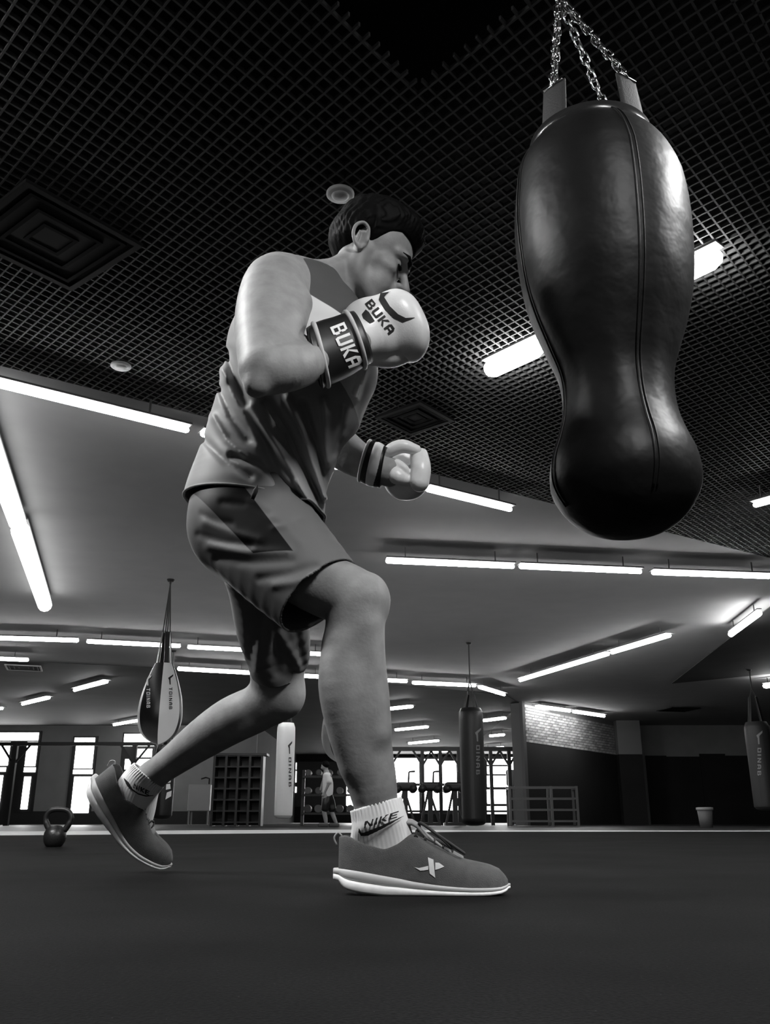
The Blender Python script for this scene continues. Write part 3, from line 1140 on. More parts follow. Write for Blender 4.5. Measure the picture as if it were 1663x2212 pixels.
# lower limit of the hair: high over the forehead, sideburn before the ear, nape behind
low_h = np.interp(f_, [-0.13, -0.06, -0.03, -0.016, -0.004, 0.008, 0.020, 0.040, 0.062, 0.085, 0.13],
                  [-0.050, -0.046, -0.030, 0.020, 0.024, 0.000, 0.014, 0.048, 0.068, 0.068, 0.062])
thick = 0.002 + 0.011 * np.clip((u_ - low_h) / 0.045, 0, 1) + 0.010 * np.clip((u_ - 0.07) / 0.05, 0, 1) + 0.008 * np.clip((f_ - 0.02) / 0.06, 0, 1) * np.clip((u_ - 0.05) / 0.04, 0, 1)
tuft = 0.0016 * np.sin(f_ * 150 + 3 * np.sin(l_ * 70 + u_ * 40)) * np.sin(l_ * 170 + 2 * np.sin(f_ * 60)) + 0.0014 * np.sin(l_ * 900 + 6 * np.sin(f_ * 50 + u_ * 35))
thick = thick + tuft * np.clip((u_ - low_h) / 0.05, 0, 1)
hd = Hh.D[idx[:, 0], idx[:, 1], idx[:, 2]] - thick
Hh.D[idx[:, 0], idx[:, 1], idx[:, 2]] = np.maximum(hd, (low_h - u_) * 0.8)
vv, qq = Hh.mesh()
vq_obj('hair', relax(vv, qq, 1, 0.3), qq, M_hair, boxer)

# --- tank top


def snap_cut(v, q, p, n, h, mask=None):
    """cut a mesh by a plane (what lies along n goes) and draw the last row of points onto the plane"""
    d = (v - p) @ n
    m = np.ones(len(v), bool) if mask is None else mask
    v = v.copy()
    near = m & (d > 0) & (d < h)
    v[near] -= d[near][:, None] * n
    q = q[~near[q].all(1)]
    return subset(v, q, ~(m & (d >= h)))


T = Field((-0.50, 1.48, 0.55), (0.12, 2.20, 1.45), 0.0036)
T.limb([NPX(550, 1105, 1.85, 156, 1.0), NPX(556, 1065, 1.85, 149, 1.0), NPX(572, 1000, 1.85, 142, 0.98), NPX(602, 920, 1.84, 146, 1.0), NPX(640, 830, 1.82, 158, 1.05),
        NPX(652, 748, 1.80, 154, 1.08), NPX(672, 700, 1.79, 104, 1.2)], 0.03)
T.limb([NPX(640, 640, 1.675, 58), NPX(690, 668, 1.79, 58), NPX(745, 672, 1.93, 58)], 0.025)
T.limb([NPX(636, 606, 1.665, 50), NPX(665, 604, 1.69, 44), NPX(698, 604, 1.725, 34)], 0.015)
T.limb([NPX(684, 644, 1.740, 58), NPX(716, 690, 1.742, 60)], 0.02)
T.ell(PY(770, 800, 1.78), (0.035, 0.09, 0.05), None, 0.05)
folds = [  # (polyline in pixels, height in metres, half width in pixels): ridges > 0, valleys < 0
    ([(540, 880), (590, 950), (640, 1030), (690, 1115)], 0.0175, 10.4),
    ([(575, 870), (620, 940), (665, 1030), (698, 1100)], -0.0216, 10.4),
    ([(620, 860), (652, 930), (680, 1010), (702, 1075)], 0.0175, 9.6),
    ([(655, 870), (676, 940), (696, 1010), (706, 1060)], -0.0162, 8.0),
    ([(700, 870), (705, 930), (708, 1000)], 0.0135, 9.6),
    ([(500, 830), (540, 900), (570, 960), (610, 1050)], -0.0135, 10.4),
    ([(480, 800), (510, 860), (545, 920), (560, 960)], 0.0121, 8.8),
    ([(490, 760), (505, 810), (530, 870)], -0.0121, 7.2),
    ([(475, 840), (500, 900), (535, 950)], -0.0095, 6.4),
    ([(460, 900), (490, 950), (530, 985)], 0.0095, 7.2),
    ([(500, 985), (560, 1000), (610, 1045), (660, 1090)], -0.0121, 7.2),
    ([(440, 950), (490, 1000), (540, 1030)], -0.0081, 8.0),
    ([(735, 690), (705, 720), (660, 745)], 0.0081, 5.6),
    ([(745, 720), (700, 735), (650, 752)], -0.0081, 4.8),
    ([(790, 800), (780, 830), (770, 860)], 0.0095, 5.6),
    ([(770, 800), (765, 830), (758, 850)], -0.0081, 4.8),
    ([(740, 880), (735, 930), (722, 980)], -0.0095, 6.4),
    ([(640, 1040), (670, 1090), (690, 1130)], 0.0108, 6.4),
]


def seg_dist(X, Y, poly):
    d = np.full(X.shape, 1e9)
    for (x0, y0), (x1, y1) in zip(poly[:-1], poly[1:]):
        vx, vy = x1 - x0, y1 - y0
        t = np.clip(((X - x0) * vx + (Y - y0) * vy) / (vx * vx + vy * vy), 0, 1)
        d = np.minimum(d, np.hypot(X - x0 - t * vx, Y - y0 - t * vy))
    return d


def cloth_folds(P, flist, ymid):
    X, Y = project(P)
    out = np.zeros(len(P))
    near = np.clip((ymid - P[:, 1]) / 0.06, 0, 1)
    for poly, amp, w in flist:
        d = seg_dist(X, Y, poly)
        out -= amp * np.exp(-(d / w) ** 2) * near
    # soft drape on the far side
    out -= (1 - near) * 0.004 * np.sin(P[:, 0] * 60 + P[:, 2] * 25)
    return out


T.ripple(lambda P: cloth_folds(P, folds, 1.86), 0.05)
vv, qq = T.mesh()
hemA, hemB, hemC = PY(407, 1084, 1.87), PY(540, 1053, 1.70), PY(706, 1122, 1.86)
hn = np.array((hemB - hemA).cross(hemC - hemA).normalized())
if hn[2] < 0:
    hn = -hn
vv = relax(vv, qq, 1, 0.4)
vv, qq = snap_cut(vv, qq, np.array(hemA), -hn, 0.0062)


def line_plane(p1, p2, Y, up=True):
    """plane that holds a seam (two pixels at depth Y) and runs along the depth axis; normal upward"""
    a, b = PY(*p1, Y), PY(*p2, Y)
    n = (b - a).cross(Vector((0, 1, 0)))
    if (n.z < 0) == up:
        n = -n
    return n, a


white_hi = line_plane((655, 664), (738, 694), 1.69)
white_lo = line_plane((640, 738), (772, 858), 1.70)
nlo = (-white_hi[0], white_hi[1])
M_tank = plane_mix('tank_cloth', 0.32, [(0.82, [white_lo]), (0.09, [white_hi])], 0.5)
off_b = boxer.location
# object coordinates are world coordinates here: the mesh is modelled in place
tank = vq_obj('tank_top', vv, qq, M_tank, boxer)
md = tank.modifiers.new('thickness', 'SOLIDIFY')
md.thickness = 0.004
md.offset = -1
# hem: rolled edge and a stitched line above it
dh = np.abs((vv - np.array(hemA)) @ hn)
edge = vv[dh < 1e-5]
ce = edge.mean(0)
ax1 = np.cross(hn, [0, 1, 0])
ax1 /= np.linalg.norm(ax1)
ax2 = np.cross(hn, ax1)
an = np.arctan2((edge - ce) @ ax2, (edge - ce) @ ax1)
loop = []
for k in range(96):
    a_ = -math.pi + 2 * math.pi * (k + 0.5) / 96
    dd_ = np.abs((an - a_ + math.pi) % (2 * math.pi) - math.pi)
    near_ = edge[dd_ < 0.06]
    if len(near_):
        rr_ = np.linalg.norm(near_ - ce, axis=1)
        loop.append(near_[rr_ > rr_.max() - 0.006].mean(0))
MB().tube(loop, 0.0028, 8, closed=True).build('hem', M_tank, tank, True)
# --- shorts
W = Field((-0.56, 1.50, 0.28), (0.14, 2.40, 0.95), 0.0040)
W.limb([NPX(556, 1050, 1.85, 128, 0.95), NPX(540, 1105, 1.85, 130, 1.0), NPX(536, 1135, 1.85, 128, 1.0)], 0.03)
W.limb([NPX(540, 1130, 1.79, 126, 0.85), NPX(610, 1205, 1.75, 118, 0.85), NPX(690, 1287, 1.71, 104, 0.85), NPX(735, 1333, 1.69, 102, 0.85)], 0.035)
W.limb([NPX(556, 1150, 1.92, 108, 0.9), NPX(580, 1250, 2.01, 90, 0.9), NPX(588, 1350, 2.10, 82, 0.9), NPX(596, 1452, 2.18, 62, 0.95), NPX(600, 1500, 2.21, 58, 0.95)], 0.03)
sfolds = [([(480, 1085), (540, 1090), (580, 1110)], -0.0030, 7), ([(440, 1130), (500, 1150), (560, 1165)], 0.0036, 8), ([(430, 1155), (490, 1172), (540, 1180)], -0.0042, 8),
          ([(450, 1180), (520, 1190), (620, 1192)], 0.0048, 9), ([(470, 1208), (540, 1215), (630, 1210)], -0.0036, 9), ([(590, 1265), (640, 1258), (690, 1240)], 0.0042, 8),
          ([(560, 1250), (620, 1240), (680, 1222)], -0.0036, 8), ([(435, 1110), (470, 1125), (500, 1130)], -0.0024, 6), ([(545, 1085), (600, 1120), (650, 1170)], 0.0024, 12),
          ([(590, 1140), (620, 1135), (650, 1120)], 0.0024, 6)]
W.ripple(lambda P: cloth_folds(P, sfolds, 1.86), 0.04)
lfolds = [([(575, 1300), (565, 1380), (552, 1450)], 0.008, 10), ([(545, 1300), (540, 1380), (540, 1450)], -0.006, 9), ([(605, 1370), (635, 1420), (650, 1448)], 0.009, 9),
          ([(640, 1360), (648, 1400), (655, 1440)], -0.008, 7), ([(590, 1340), (595, 1400), (600, 1450)], -0.008, 10)]
W.ripple(lambda P: cloth_folds(P, lfolds, 2.16) * (P[:, 1] > 1.95), 0.04)
vv, qq = W.mesh()
h1 = np.array(PY(690, 1287, 1.71))
n1 = h1 - np.array(PY(610, 1205, 1.75))
n1 /= np.linalg.norm(n1)
h2 = np.array(PY(596, 1451, 2.18))
n2_ = h2 - np.array(PY(588, 1350, 2.10))
n2_ /= np.linalg.norm(n2_)
vv = relax(vv, qq, 2, 0.4)
vv, qq = snap_cut(vv, qq, h1, n1, 0.0068, (np.linalg.norm(vv - h1, axis=1) < 0.22) & (vv[:, 1] < 1.93))
vv, qq = snap_cut(vv, qq, h2, n2_, 0.0068, np.linalg.norm(vv - h2, axis=1) < 0.2)
pl_right = line_plane((555, 1084), (633, 1192), 1.66)          # seam to the light front panel
pl_left = line_plane((439, 1079), (540, 1190), 1.68)
seamR = (-pl_right[0], pl_right[1])
seamL = (pl_left[0], pl_left[1])
low_ = line_plane((560, 1194), (640, 1194), 1.66)
M_shorts = plane_mix('shorts_cloth', 0.155, [(0.006, [seamR, seamL, low_, (Vector((0, -1, 0)), Vector((0, 1.86, 0)))])], 0.5)
shorts = vq_obj('shorts', vv, qq, M_shorts, boxer)
md = shorts.modifiers.new('thickness', 'SOLIDIFY')
md.thickness = 0.004
md.offset = -1
# drawstring end poking out below the hem of the top
MB().tube([PY(545, 1078, 1.66), PY(552, 1060, 1.655), PY(556, 1048, 1.66)], [0.004, 0.005, 0.001], 8).build('drawstring', mat('string', 0.01, 0.8), boxer, True)


# --- socks
def sock_mat():
    m = mat('sock_knit', 0.9, 0.85)
    nt = m.node_tree
    b = nt.nodes['Principled BSDF']
    return m


def rib_tube(name, rings, n, parent, m, rib=0.0009, nrib=44, sub=5, top=0.22):
    R = catmull(rings, sub)
    v, f = [], []
    n = nrib * 4
    for i, (xa, ya, xb, yb, Y, ry) in enumerate(R):
        A, B = PY(xa, ya, Y), PY(xb, yb, Y)
        c, h = (A + B) / 2, (A - B) / 2
        w = rib * (1.0 if i / len(R) < top else 0.2)
        for k in range(n):
            t = 2 * math.pi * k / n
            o = h * math.cos(t) + Vector((0, ry * math.sin(t), 0))
            v.append(c + o + o.normalized() * w * math.cos(nrib * t))
    for i in range(len(R) - 1):
        for k in range(n):
            k2 = (k + 1) % n
            f.append((i * n + k, (i + 1) * n + k, (i + 1) * n + k2, i * n + k2))
    mb = MB().add(v, f)
    o = mb.build(name, m, parent, True)
    md = o.modifiers.new('thickness', 'SOLIDIFY')
    md.thickness = 0.003
    md.offset = 1
    return o


M_sock = sock_mat()
sock_r = rib_tube('sock', [(757, 1752, 866, 1721, 1.735, 0.044), (760, 1775, 873, 1742, 1.736, 0.045), (759, 1795, 881, 1768, 1.738, 0.046), (757, 1812, 890, 1797, 1.742, 0.041),
                           (760, 1832, 898, 1830, 1.745, 0.036), (770, 1856, 900, 1856, 1.745, 0.032)], 40, boxer, M_sock)
sock_l = rib_tube('sock', [(350, 1699, 292, 1650, 2.395, 0.036), (340, 1713, 277, 1663, 2.405, 0.038), (336, 1730, 262, 1682, 2.415, 0.040), (332, 1752, 250, 1704, 2.425, 0.040),
                           (326, 1775, 246, 1730, 2.435, 0.036)], 40, boxer, M_sock)
M_print = mat('black_print', 0.008, 0.7)
M_whiteprint = mat('white_print', 0.9, 0.5)
tr = bvh_of([sock_r])
decal('lettering', text_quads('NIKE', (788, 1788), (18.5, -6.0), (3.5, -14)), tr, M_print, sock_r, 2.0, 0.0050)
up_ = [(779, 1788), (783, 1797), (792, 1794), (815, 1785), (840, 1775), (868, 1763)]
lo_ = [(778, 1796), (782, 1803), (796, 1802), (820, 1790), (843, 1778), (868, 1763.5)]
decal('swoosh', strip_quads(up_, lo_), tr, M_print, sock_r, 2.0, 0.0050)
tr = bvh_of([sock_l])
decal('lettering', text_quads('NIKE', (290, 1701), (8.5, 4.4), (2.2, -10)), tr, M_print, sock_l, 2.0, 0.0050)
up_ = [(271, 1681), (281, 1690), (288, 1703), (300, 1712), (315, 1716), (330, 1716)]
lo_ = [(271, 1684), (277, 1697), (288, 1707), (300, 1715), (315, 1719), (330, 1717)]
decal('swoosh', strip_quads(up_, lo_), tr, M_print, sock_l, 2.0, 0.0050)

# --- shoes
M_upper = mat('shoe_upper', 0.09, 0.75, noise=0.15, nscale=60, bump=0.25, bscale=700)
M_sole = mat('shoe_sole', 0.88, 0.6, noise=0.12, nscale=50)
M_sole2 = mat('shoe_midsole', 0.5, 0.6)
M_lace = mat('shoe_lace', 0.05, 0.8)
SEC = np.array([  # x, half width, sole top, upper top, gap, sole bottom
    [0.004, 0.018, 0.042, 0.096, 0.012, 0.020], [0.010, 0.027, 0.042, 0.100, 0.020, 0.014], [0.022, 0.036, 0.041, 0.098, 0.030, 0.008], [0.045, 0.042, 0.038, 0.087, 0.037, 0.004],
    [0.087, 0.045, 0.031, 0.075, 0.041, 0.000], [0.112, 0.045, 0.027, 0.085, 0.037, 0.000], [0.136, 0.045, 0.022, 0.104, 0.022, 0.000], [0.165, 0.047, 0.018, 0.090, 0.015, 0.000],
    [0.192, 0.049, 0.015, 0.076, 0.011, 0.000], [0.220, 0.050, 0.013, 0.062, 0.003, 0.000], [0.235, 0.0495, 0.012, 0.058, 0.0, 0.000], [0.255, 0.048, 0.012, 0.054, 0.0, 0.000],
    [0.275, 0.043, 0.012, 0.050, 0.0, 0.001], [0.290, 0.034, 0.013, 0.043, 0.0, 0.003], [0.300, 0.022, 0.015, 0.033, 0.0, 0.006], [0.305, 0.009, 0.017, 0.025, 0.0, 0.010]])


def shoe(name, label, to_world, logo):
    X = np.concatenate([np.linspace(0.004, 0.29, 56), np.linspace(0.292, 0.305, 8)])
    C = [np.interp(X, SEC[:, 0], SEC[:, i]) for i in range(6)]
    for i in range(1, 6):                       # soften the interpolation
        for _ in range(2):
            C[i][1:-1] = (C[i][:-2] + 2 * C[i][1:-1] + C[i][2:]) / 4
    o = thing(name, label, 'shoe', ROOT_P)
    del o['category']
    o.parent = boxer
    o.location = (0, 0, 0)
    up = MB()
    na = 14
    grid = []
    for i, x in enumerate(X):
        w, z0, z1, g, zb = C[1][i], C[2][i] - 0.004, C[3][i], C[4][i], C[5][i]
        ringp = []
        for s in (-1, 1):
            pts = []
            for k in range(na + 1):
                a = math.pi / 2 * k / na
                yy = g + (w - g) * max(math.cos(a), 0) ** 0.62 * (1 - 0.05 * (1 - math.sin(a)))
                zz = z0 + (z1 - z0) * math.sin(a) ** 0.95
                pts.append((x, s * yy, zz))
            ringp.append(pts if s < 0 else pts[::-1])
        grid.append(ringp[0] + ringp[1])
    n = 2 * (na + 1)
    v = [to_world(p) for r in grid for p in r]
    f = []
    for i in range(len(X) - 1):
        for k in range(n - 1):
            if k == na and (C[4][i] > 1e-4 or C[4][i + 1] > 1e-4):
                continue
            f.append((i * n + k, i * n + k + 1, (i + 1) * n + k + 1, (i + 1) * n + k))
    f.append(tuple(range(na, -1, -1)) )
    f.append(tuple(range(n - 1, na, -1)))
    # close the heel behind the ankle
    for k in range(na):
        f.append((k, n - 1 - k, n - 2 - k, k + 1))
    upper = up.add(v, [q[::-1] for q in f]).build('upper', M_upper, o, True)
    md = upper.modifiers.new('thickness', 'SOLIDIFY')
    md.thickness = 0.0035
    md.offset = -1

    def sole(nm, m, grow, tlo, thi, inset):
        mb = MB()
        vs, fs = [], []
        sec = []
        XS = np.concatenate([[-0.006, -0.003], X, [0.308, 0.3095]])
        for x in XS:
            xx = min(max(x, X[0]), X[-1])
            w = np.interp(xx, X, C[1]) + grow
            if x < X[0]:
                w *= 0.85 if x > -0.004 else 0.55
            if x > X[-1]:
                w *= 0.6 if x < 0.309 else 0.2
            zb, zt = np.interp(xx, X, C[5]), np.interp(xx, X, C[2]) + 0.001
            if x < 0.02:
                zb += 0.004 * (0.02 - x) / 0.02
            a, b = zb + (zt - zb) * tlo, zb + (zt - zb) * thi
            e = (b - a) * 0.22
            prof = [(-w + 0.003, a), (-w - inset * 0 + 0.0, a + e), (-w, b - e), (-w + 0.003, b), (w - 0.003, b), (w, b - e), (w, a + e), (w - 0.003, a)]
            sec.append([to_world((x, y, z)) for y, z in prof])
        for r in sec:
            vs += r
        for i in range(len(sec) - 1):
            for k in range(8):
                k2 = (k + 1) % 8
                fs.append((i * 8 + k, (i + 1) * 8 + k, (i + 1) * 8 + k2, i * 8 + k2))
        fs.append(tuple(range(8)))
        fs.append(tuple((len(sec) - 1) * 8 + k for k in range(7, -1, -1)))
        return mb.add(vs, fs).build(nm, m, o, True)

    sole('midsole', M_sole2, 0.003, 0.52, 1.0, 0)
    sole('outsole', M_sole, 0.005, 0.0, 0.50, 0)
    # tongue
    tv, tf = [], []
    tx = np.linspace(0.118, 0.225, 14)
    for x in tx:
        top = np.interp(x, [0.118, 0.130, 0.142, 0.16, 0.19, 0.225], [0.118, 0.122, 0.116, 0.096, 0.076, 0.057])
        w = np.interp(x, [0.118, 0.15, 0.225], [0.020, 0.020, 0.013])
        for k in range(9):
            t = -1 + k / 4
            tv.append(to_world((x + (0.012 if x < 0.14 else 0) * 0, w * t, top - 0.006 * t * t + 0.002)))
    for i in range(len(tx) - 1):
        for k in range(8):
            tf.append((i * 9 + k, i * 9 + k + 1, (i + 1) * 9 + k + 1, (i + 1) * 9 + k))
    tongue = MB().add(tv, tf).build('tongue', mat('shoe_tongue', 0.30, 0.7), o, True)
    md = tongue.modifiers.new('thickness', 'SOLIDIFY')
    md.thickness = 0.005
    # laces
    ex = [0.142, 0.158, 0.174, 0.190, 0.206]
    for i, x in enumerate(ex):
        z = np.interp(x, X, C[3]) + 0.003
        g = np.interp(x, X, C[4]) + 0.007
        x2 = ex[min(i + 1, 4)]
        z2 = np.interp(x2, X, C[3]) + 0.003
        MB().tube([to_world((x, -g, z - 0.004)), to_world((x + 0.002, -g * 0.5, z + 0.003)), to_world(((x + x2) / 2, 0, (z + z2) / 2 + 0.006)), to_world((x2, g * 0.5, z2 + 0.003)), to_world((x2, g, z2 - 0.003))],
                  0.0024, 8).build('lace', M_lace, o, True)
        MB().tube([to_world((x, -g - 0.0015 + 0.004 * math.cos(t), z - 0.004 - 0.001 + 0.0 * math.sin(t))) if False else
                   to_world((x + 0.0032 * math.cos(t), -g - 0.004 - 0.0014 * math.sin(t), z - 0.008 + 0.0032 * math.sin(t))) for t in np.linspace(0, 2 * math.pi, 13)[:-1]],
                  0.0011, 6, closed=True).build('eyelet', M_print, o, True)
    for s, xe, ze in () if not logo else ((-1, 0.226, 0.070), (-1, 0.205, 0.078), (1, 0.222, 0.072)):
        MB().tube([to_world(p) for p in catmull([(0.152, s * 0.004, 0.104), (0.150, s * 0.020, 0.120), (0.178, s * 0.030, 0.102), (xe, s * 0.026, ze), (xe - 0.012, s * 0.012, ze + 0.006), (0.158, 0.0, 0.102)], 6)],
                  0.0026, 8).build('lace', M_lace, o, True)
    # heel loop
    MB().tube([to_world(p) for p in catmull([(0.008, -0.004, 0.098), (0.001, -0.002, 0.103), (-0.006, 0.0, 0.094), (-0.0005, 0.002, 0.080)], 5)], 0.0015, 6).build('heel_loop', mat('loop', 0.4, 0.7), o, True)
    if logo:
        tr = bvh_of([upper])
        decal('logo', [((924, 1852), (936, 1857), (940, 1896), (928, 1887))], tr, M_whiteprint, o, 2.0, 0.0016)
        decal('logo', strip_quads([(894, 1873), (905, 1875), (925, 1870.5)], [(894, 1872.5), (908, 1881), (925, 1879)]) +
              strip_quads([(940, 1863.5), (948, 1864), (959, 1872)], [(940, 1879), (948, 1877), (959, 1872.5)]), tr, M_whiteprint, o, 2.0, 0.0016)
    return o


heel_w = PY(727, 1935, 1.745)


def tw_near(p):
    x, y, z = p
    a = math.radians(-2)
    return Vector((heel_w.x + x * math.cos(a) - y * math.sin(a), 1.745 + x * math.sin(a) + y, z))


shoe('shoe', 'grey running shoe planted flat in front', tw_near, True)
hx = Vector((0.630, 0.20, -0.74)).normalized()
hz = Vector((0.75, -0.12, 0.64))
hz = (hz - hx * hz.dot(hx)).normalized()
hy = hz.cross(hx)
rear_heel = PY(178, 1700, 2.41)
BEND0, BEND = 0.150, math.radians(20)


def tw_rear(p):
    x, y, z = p
    if x > BEND0:
        t = min((x - BEND0) / 0.09, 1.0)
        a = BEND * t
        # walk along a circular bend, then straight
        rad = 0.09 / BEND
        if x - BEND0 <= 0.09:
            cx, cz = BEND0 + rad * math.sin(a), rad * (1 - math.cos(a))
        else:
            cx = BEND0 + rad * math.sin(BEND) + (x - BEND0 - 0.09) * math.cos(BEND)
            cz = rad * (1 - math.cos(BEND)) + (x - BEND0 - 0.09) * math.sin(BEND)
        x, z = cx - z * math.sin(a), cz + z * math.cos(a)
    return rear_heel + hx * x + hy * y + hz * z


shoe('shoe', 'grey running shoe of the rear foot with raised heel', tw_rear, False)

# --- gloves
M_glove = mat('glove_leather', 0.88, 0.34, noise=0.05, nscale=30, bump=0.05, bscale=300)
M_glove2 = mat('glove_palm', 0.22, 0.45)
M_cuff = mat('cuff_black', 0.010, 0.42)


def axes_from_px(px, py, Y, dx, dy, dY=0.0):
    """unit axes: along an image direction, across it, and away from the camera"""
    p, q = PY(px, py, Y), PY(px + dx, py + dy, Y + dY)
    a = (q - p).normalized()
    v = Vector((p.x, p.y, p.z - CAM_H)).normalized()
    b = v.cross(a).normalized()
    c = a.cross(b)
    return a, b, c


ga, gb, gc = axes_from_px(832, 710, 1.69, 60, -24, 0.015)
AX = [tuple(ga), tuple(gb), tuple(gc)]
pxm = depth_of(PY(832, 710, 1.69)) / F_PX
glove_r = thing('boxing_glove', 'white boxing glove guarding the chin', 'glove', ROOT_P)
del glove_r['category']
glove_r.parent = boxer
glove_r.location = (0, 0, 0)
G = Field((-0.13, 1.55, 0.90), (0.12, 1.86, 1.20), 0.0025)
G.rbox(PY(836, 706, 1.70), (74 * pxm, 70 * pxm, 0.058), 0.048, AX, 0.01)
G.ell(PY(872, 712, 1.70), (46 * pxm, 74 * pxm, 0.060), AX, 0.03)
G.ell(PY(790, 715, 1.69), (52 * pxm, 62 * pxm, 0.050), AX, 0.03)
G.limb([NPX(775, 735, 1.66, 46), NPX(795, 728, 1.675, 50)], 0.02)
vv, qq = G.mesh()
mitt = vq_obj('mitt', relax(vv, qq, 2, 0.5), qq, M_glove, glove_r)
G = Field((-0.13, 1.55, 0.88), (0.12, 1.90, 1.20), 0.0025)
G.limb([NPX(808, 772, 1.70, 20), NPX(845, 768, 1.71, 27), NPX(880, 752, 1.72, 27), NPX(897, 738, 1.73, 18)], 0.01)
vv, qq = G.mesh()
vq_obj('thumb', relax(vv, qq, 2, 0.5), qq, M_glove, glove_r)
cv, cf = loft_px([(662, 718, 696, 833, 1.562, 0.060), (672, 711, 704, 828, 1.570, 0.060), (690, 702, 722, 821, 1.584, 0.060), (720, 693, 757, 805, 1.606, 0.058), (744, 684, 788, 786, 1.626, 0.056), (760, 680, 806, 776, 1.64, 0.054)], 40, 3, False)
cuff = MB().add(cv, cf).build('cuff', M_cuff, glove_r, True)
md = cuff.modifiers.new('thickness', 'SOLIDIFY')
md.thickness = 0.008
md.offset = -1


def ring_px(name, xa, ya, xb, yb, Y, ry, rad, m, parent):
    A, B = PY(xa, ya, Y), PY(xb, yb, Y)
    c, h = (A + B) / 2, (A - B) / 2
    return MB().tube([c + h * math.cos(t) + Vector((0, ry * math.sin(t), 0)) for t in np.linspace(0, 2 * math.pi, 41)[:-1]], rad, 10, closed=True).build(name, m, parent, True)


M_pipe = mat('piping', 0.6, 0.5)
ring_px('piping', 677, 708, 709, 827, 1.575, 0.0605, 0.0050, M_pipe, glove_r)
ring_px('piping', 744, 683, 789, 787, 1.626, 0.0575, 0.0050, M_pipe, glove_r)
tr = bvh_of([mitt])
decal('lettering', text_quads('BUKA', (788, 657), (12.0, 15.5), (15, -11)), tr, M_print, mitt, 2.0)
up_ = [(843, 630), (835, 636), (830, 643), (842, 662), (860, 679), (876, 687), (895, 686)]
lo_ = [(843, 631), (822, 634), (818, 648), (832, 670), (850, 687), (870, 696), (895, 687)]
decal('horns_emblem', strip_quads(up_, lo_), tr, M_print, mitt, 2.0)
decal('shield_emblem', [((782, 679), (790, 669), (797, 675), (785, 688)), ((785, 688), (797, 675), (809, 694), (799, 699))], tr, M_print, mitt, 2.0)
tr = bvh_of([cuff])
decal('lettering', text_quads('BUKA', (712, 708), (9.6, 20.5), (31, -12)), tr, M_whiteprint, cuff, 2.0)

glove_l = thing('boxing_glove', 'far boxing glove held low with thumb on top', 'glove', ROOT_P)
del glove_l['category']
glove_l.parent = boxer
glove_l.location = (0, 0, 0)
ga, gb, gc = axes_from_px(880, 1020, 2.05, 60, 10, 0.03)
AX = [tuple(ga), tuple(gb), tuple(gc)]
pm = depth_of(PY(880, 1020, 2.05)) / F_PX
G = Field((-0.06, 1.88, 0.66), (0.20, 2.24, 0.98), 0.0025)
G.ell(PY(876, 1040, 2.085), (48 * pm, 42 * pm, 0.056), AX, 0.02)
G.ell(PY(870, 1000, 2.10), (42 * pm, 46 * pm, 0.045), AX, 0.02)
G.limb([NPX(905, 985, 2.04, 20), NPX(909, 1012, 2.02, 22), NPX(906, 1042, 2.02, 21)], 0.006)            # curled fingers
G.limb([NPX(846, 1008, 2.04, 16), NPX(856, 1028, 2.02, 18), NPX(876, 1036, 2.025, 12)], 0.005)           # heel of the palm
G.limb([NPX(858, 1000, 2.02, 9), NPX(870, 1010, 2.015, 10), NPX(880, 1020, 2.02, 8)], 0.004)
vv, qq = G.mesh()
vq_obj('mitt', relax(vv, qq, 2, 0.5), qq, M_glove, glove_l)
G = Field((-0.06, 1.86, 0.66), (0.20, 2.24, 1.0), 0.0025)
G.limb([NPX(832, 986, 2.03, 10), NPX(846, 972, 2.02, 15), NPX(870, 964, 2.015, 15), NPX(898, 972, 2.02, 12)], 0.01)
vv, qq = G.mesh()
vq_obj('thumb', relax(vv, qq, 2, 0.5), qq, M_glove, glove_l)
cv, cf = loft_px([(800, 956, 774, 1036, 2.022, 0.052), (809, 958, 784, 1042, 2.02, 0.053), (821, 962, 798, 1047, 2.018, 0.053), (837, 970, 820, 1052, 2.018, 0.052)], 36, 3, False)
cf_o = MB().add(cv, cf).build('cuff', M_cuff, glove_l, True)
md = cf_o.modifiers.new('thickness', 'SOLIDIFY')
md.thickness = 0.008
md.offset = -1
cv, cf = loft_px([(813, 959, 789, 1044, 2.019, 0.054), (818, 959, 795, 1047, 2.018, 0.057), (826, 962, 805, 1049, 2.018, 0.057), (831, 966, 812, 1049, 2.018, 0.053)], 36, 2, False)
MB().add(cv, cf).build('cuff_band', M_glove, glove_l, True)
ring_px('piping', 801, 956, 775, 1036, 2.022, 0.053, 0.004, M_pipe, glove_l)

# ================================================================== THE BIG BAG
M_leather = mat('black_leather', 0.008, 0.46, noise=0.4, nscale=9, bump=0.4, bscale=14, spec=0.20)
M_web = mat('webbing', 0.020, 0.7, bump=0.2, bscale=200)
M_chain = mat('chain_steel', 0.55, 0.22, metal=1.0)


def link_mesh(mb, c, d, s, L, w, r):
    """one chain link: centre c, along d, flat across s"""
    pts = []
    h = L / 2 - w / 2
    for k in range(14):
        t = 2 * math.pi * k / 14
        o = h if math.cos(t) >= 0 else -h
        pts.append(c + d * (o + w / 2 * math.cos(t)) + s * (w / 2 * math.sin(t)))
    mb.tube(pts, r, 6, closed=True)


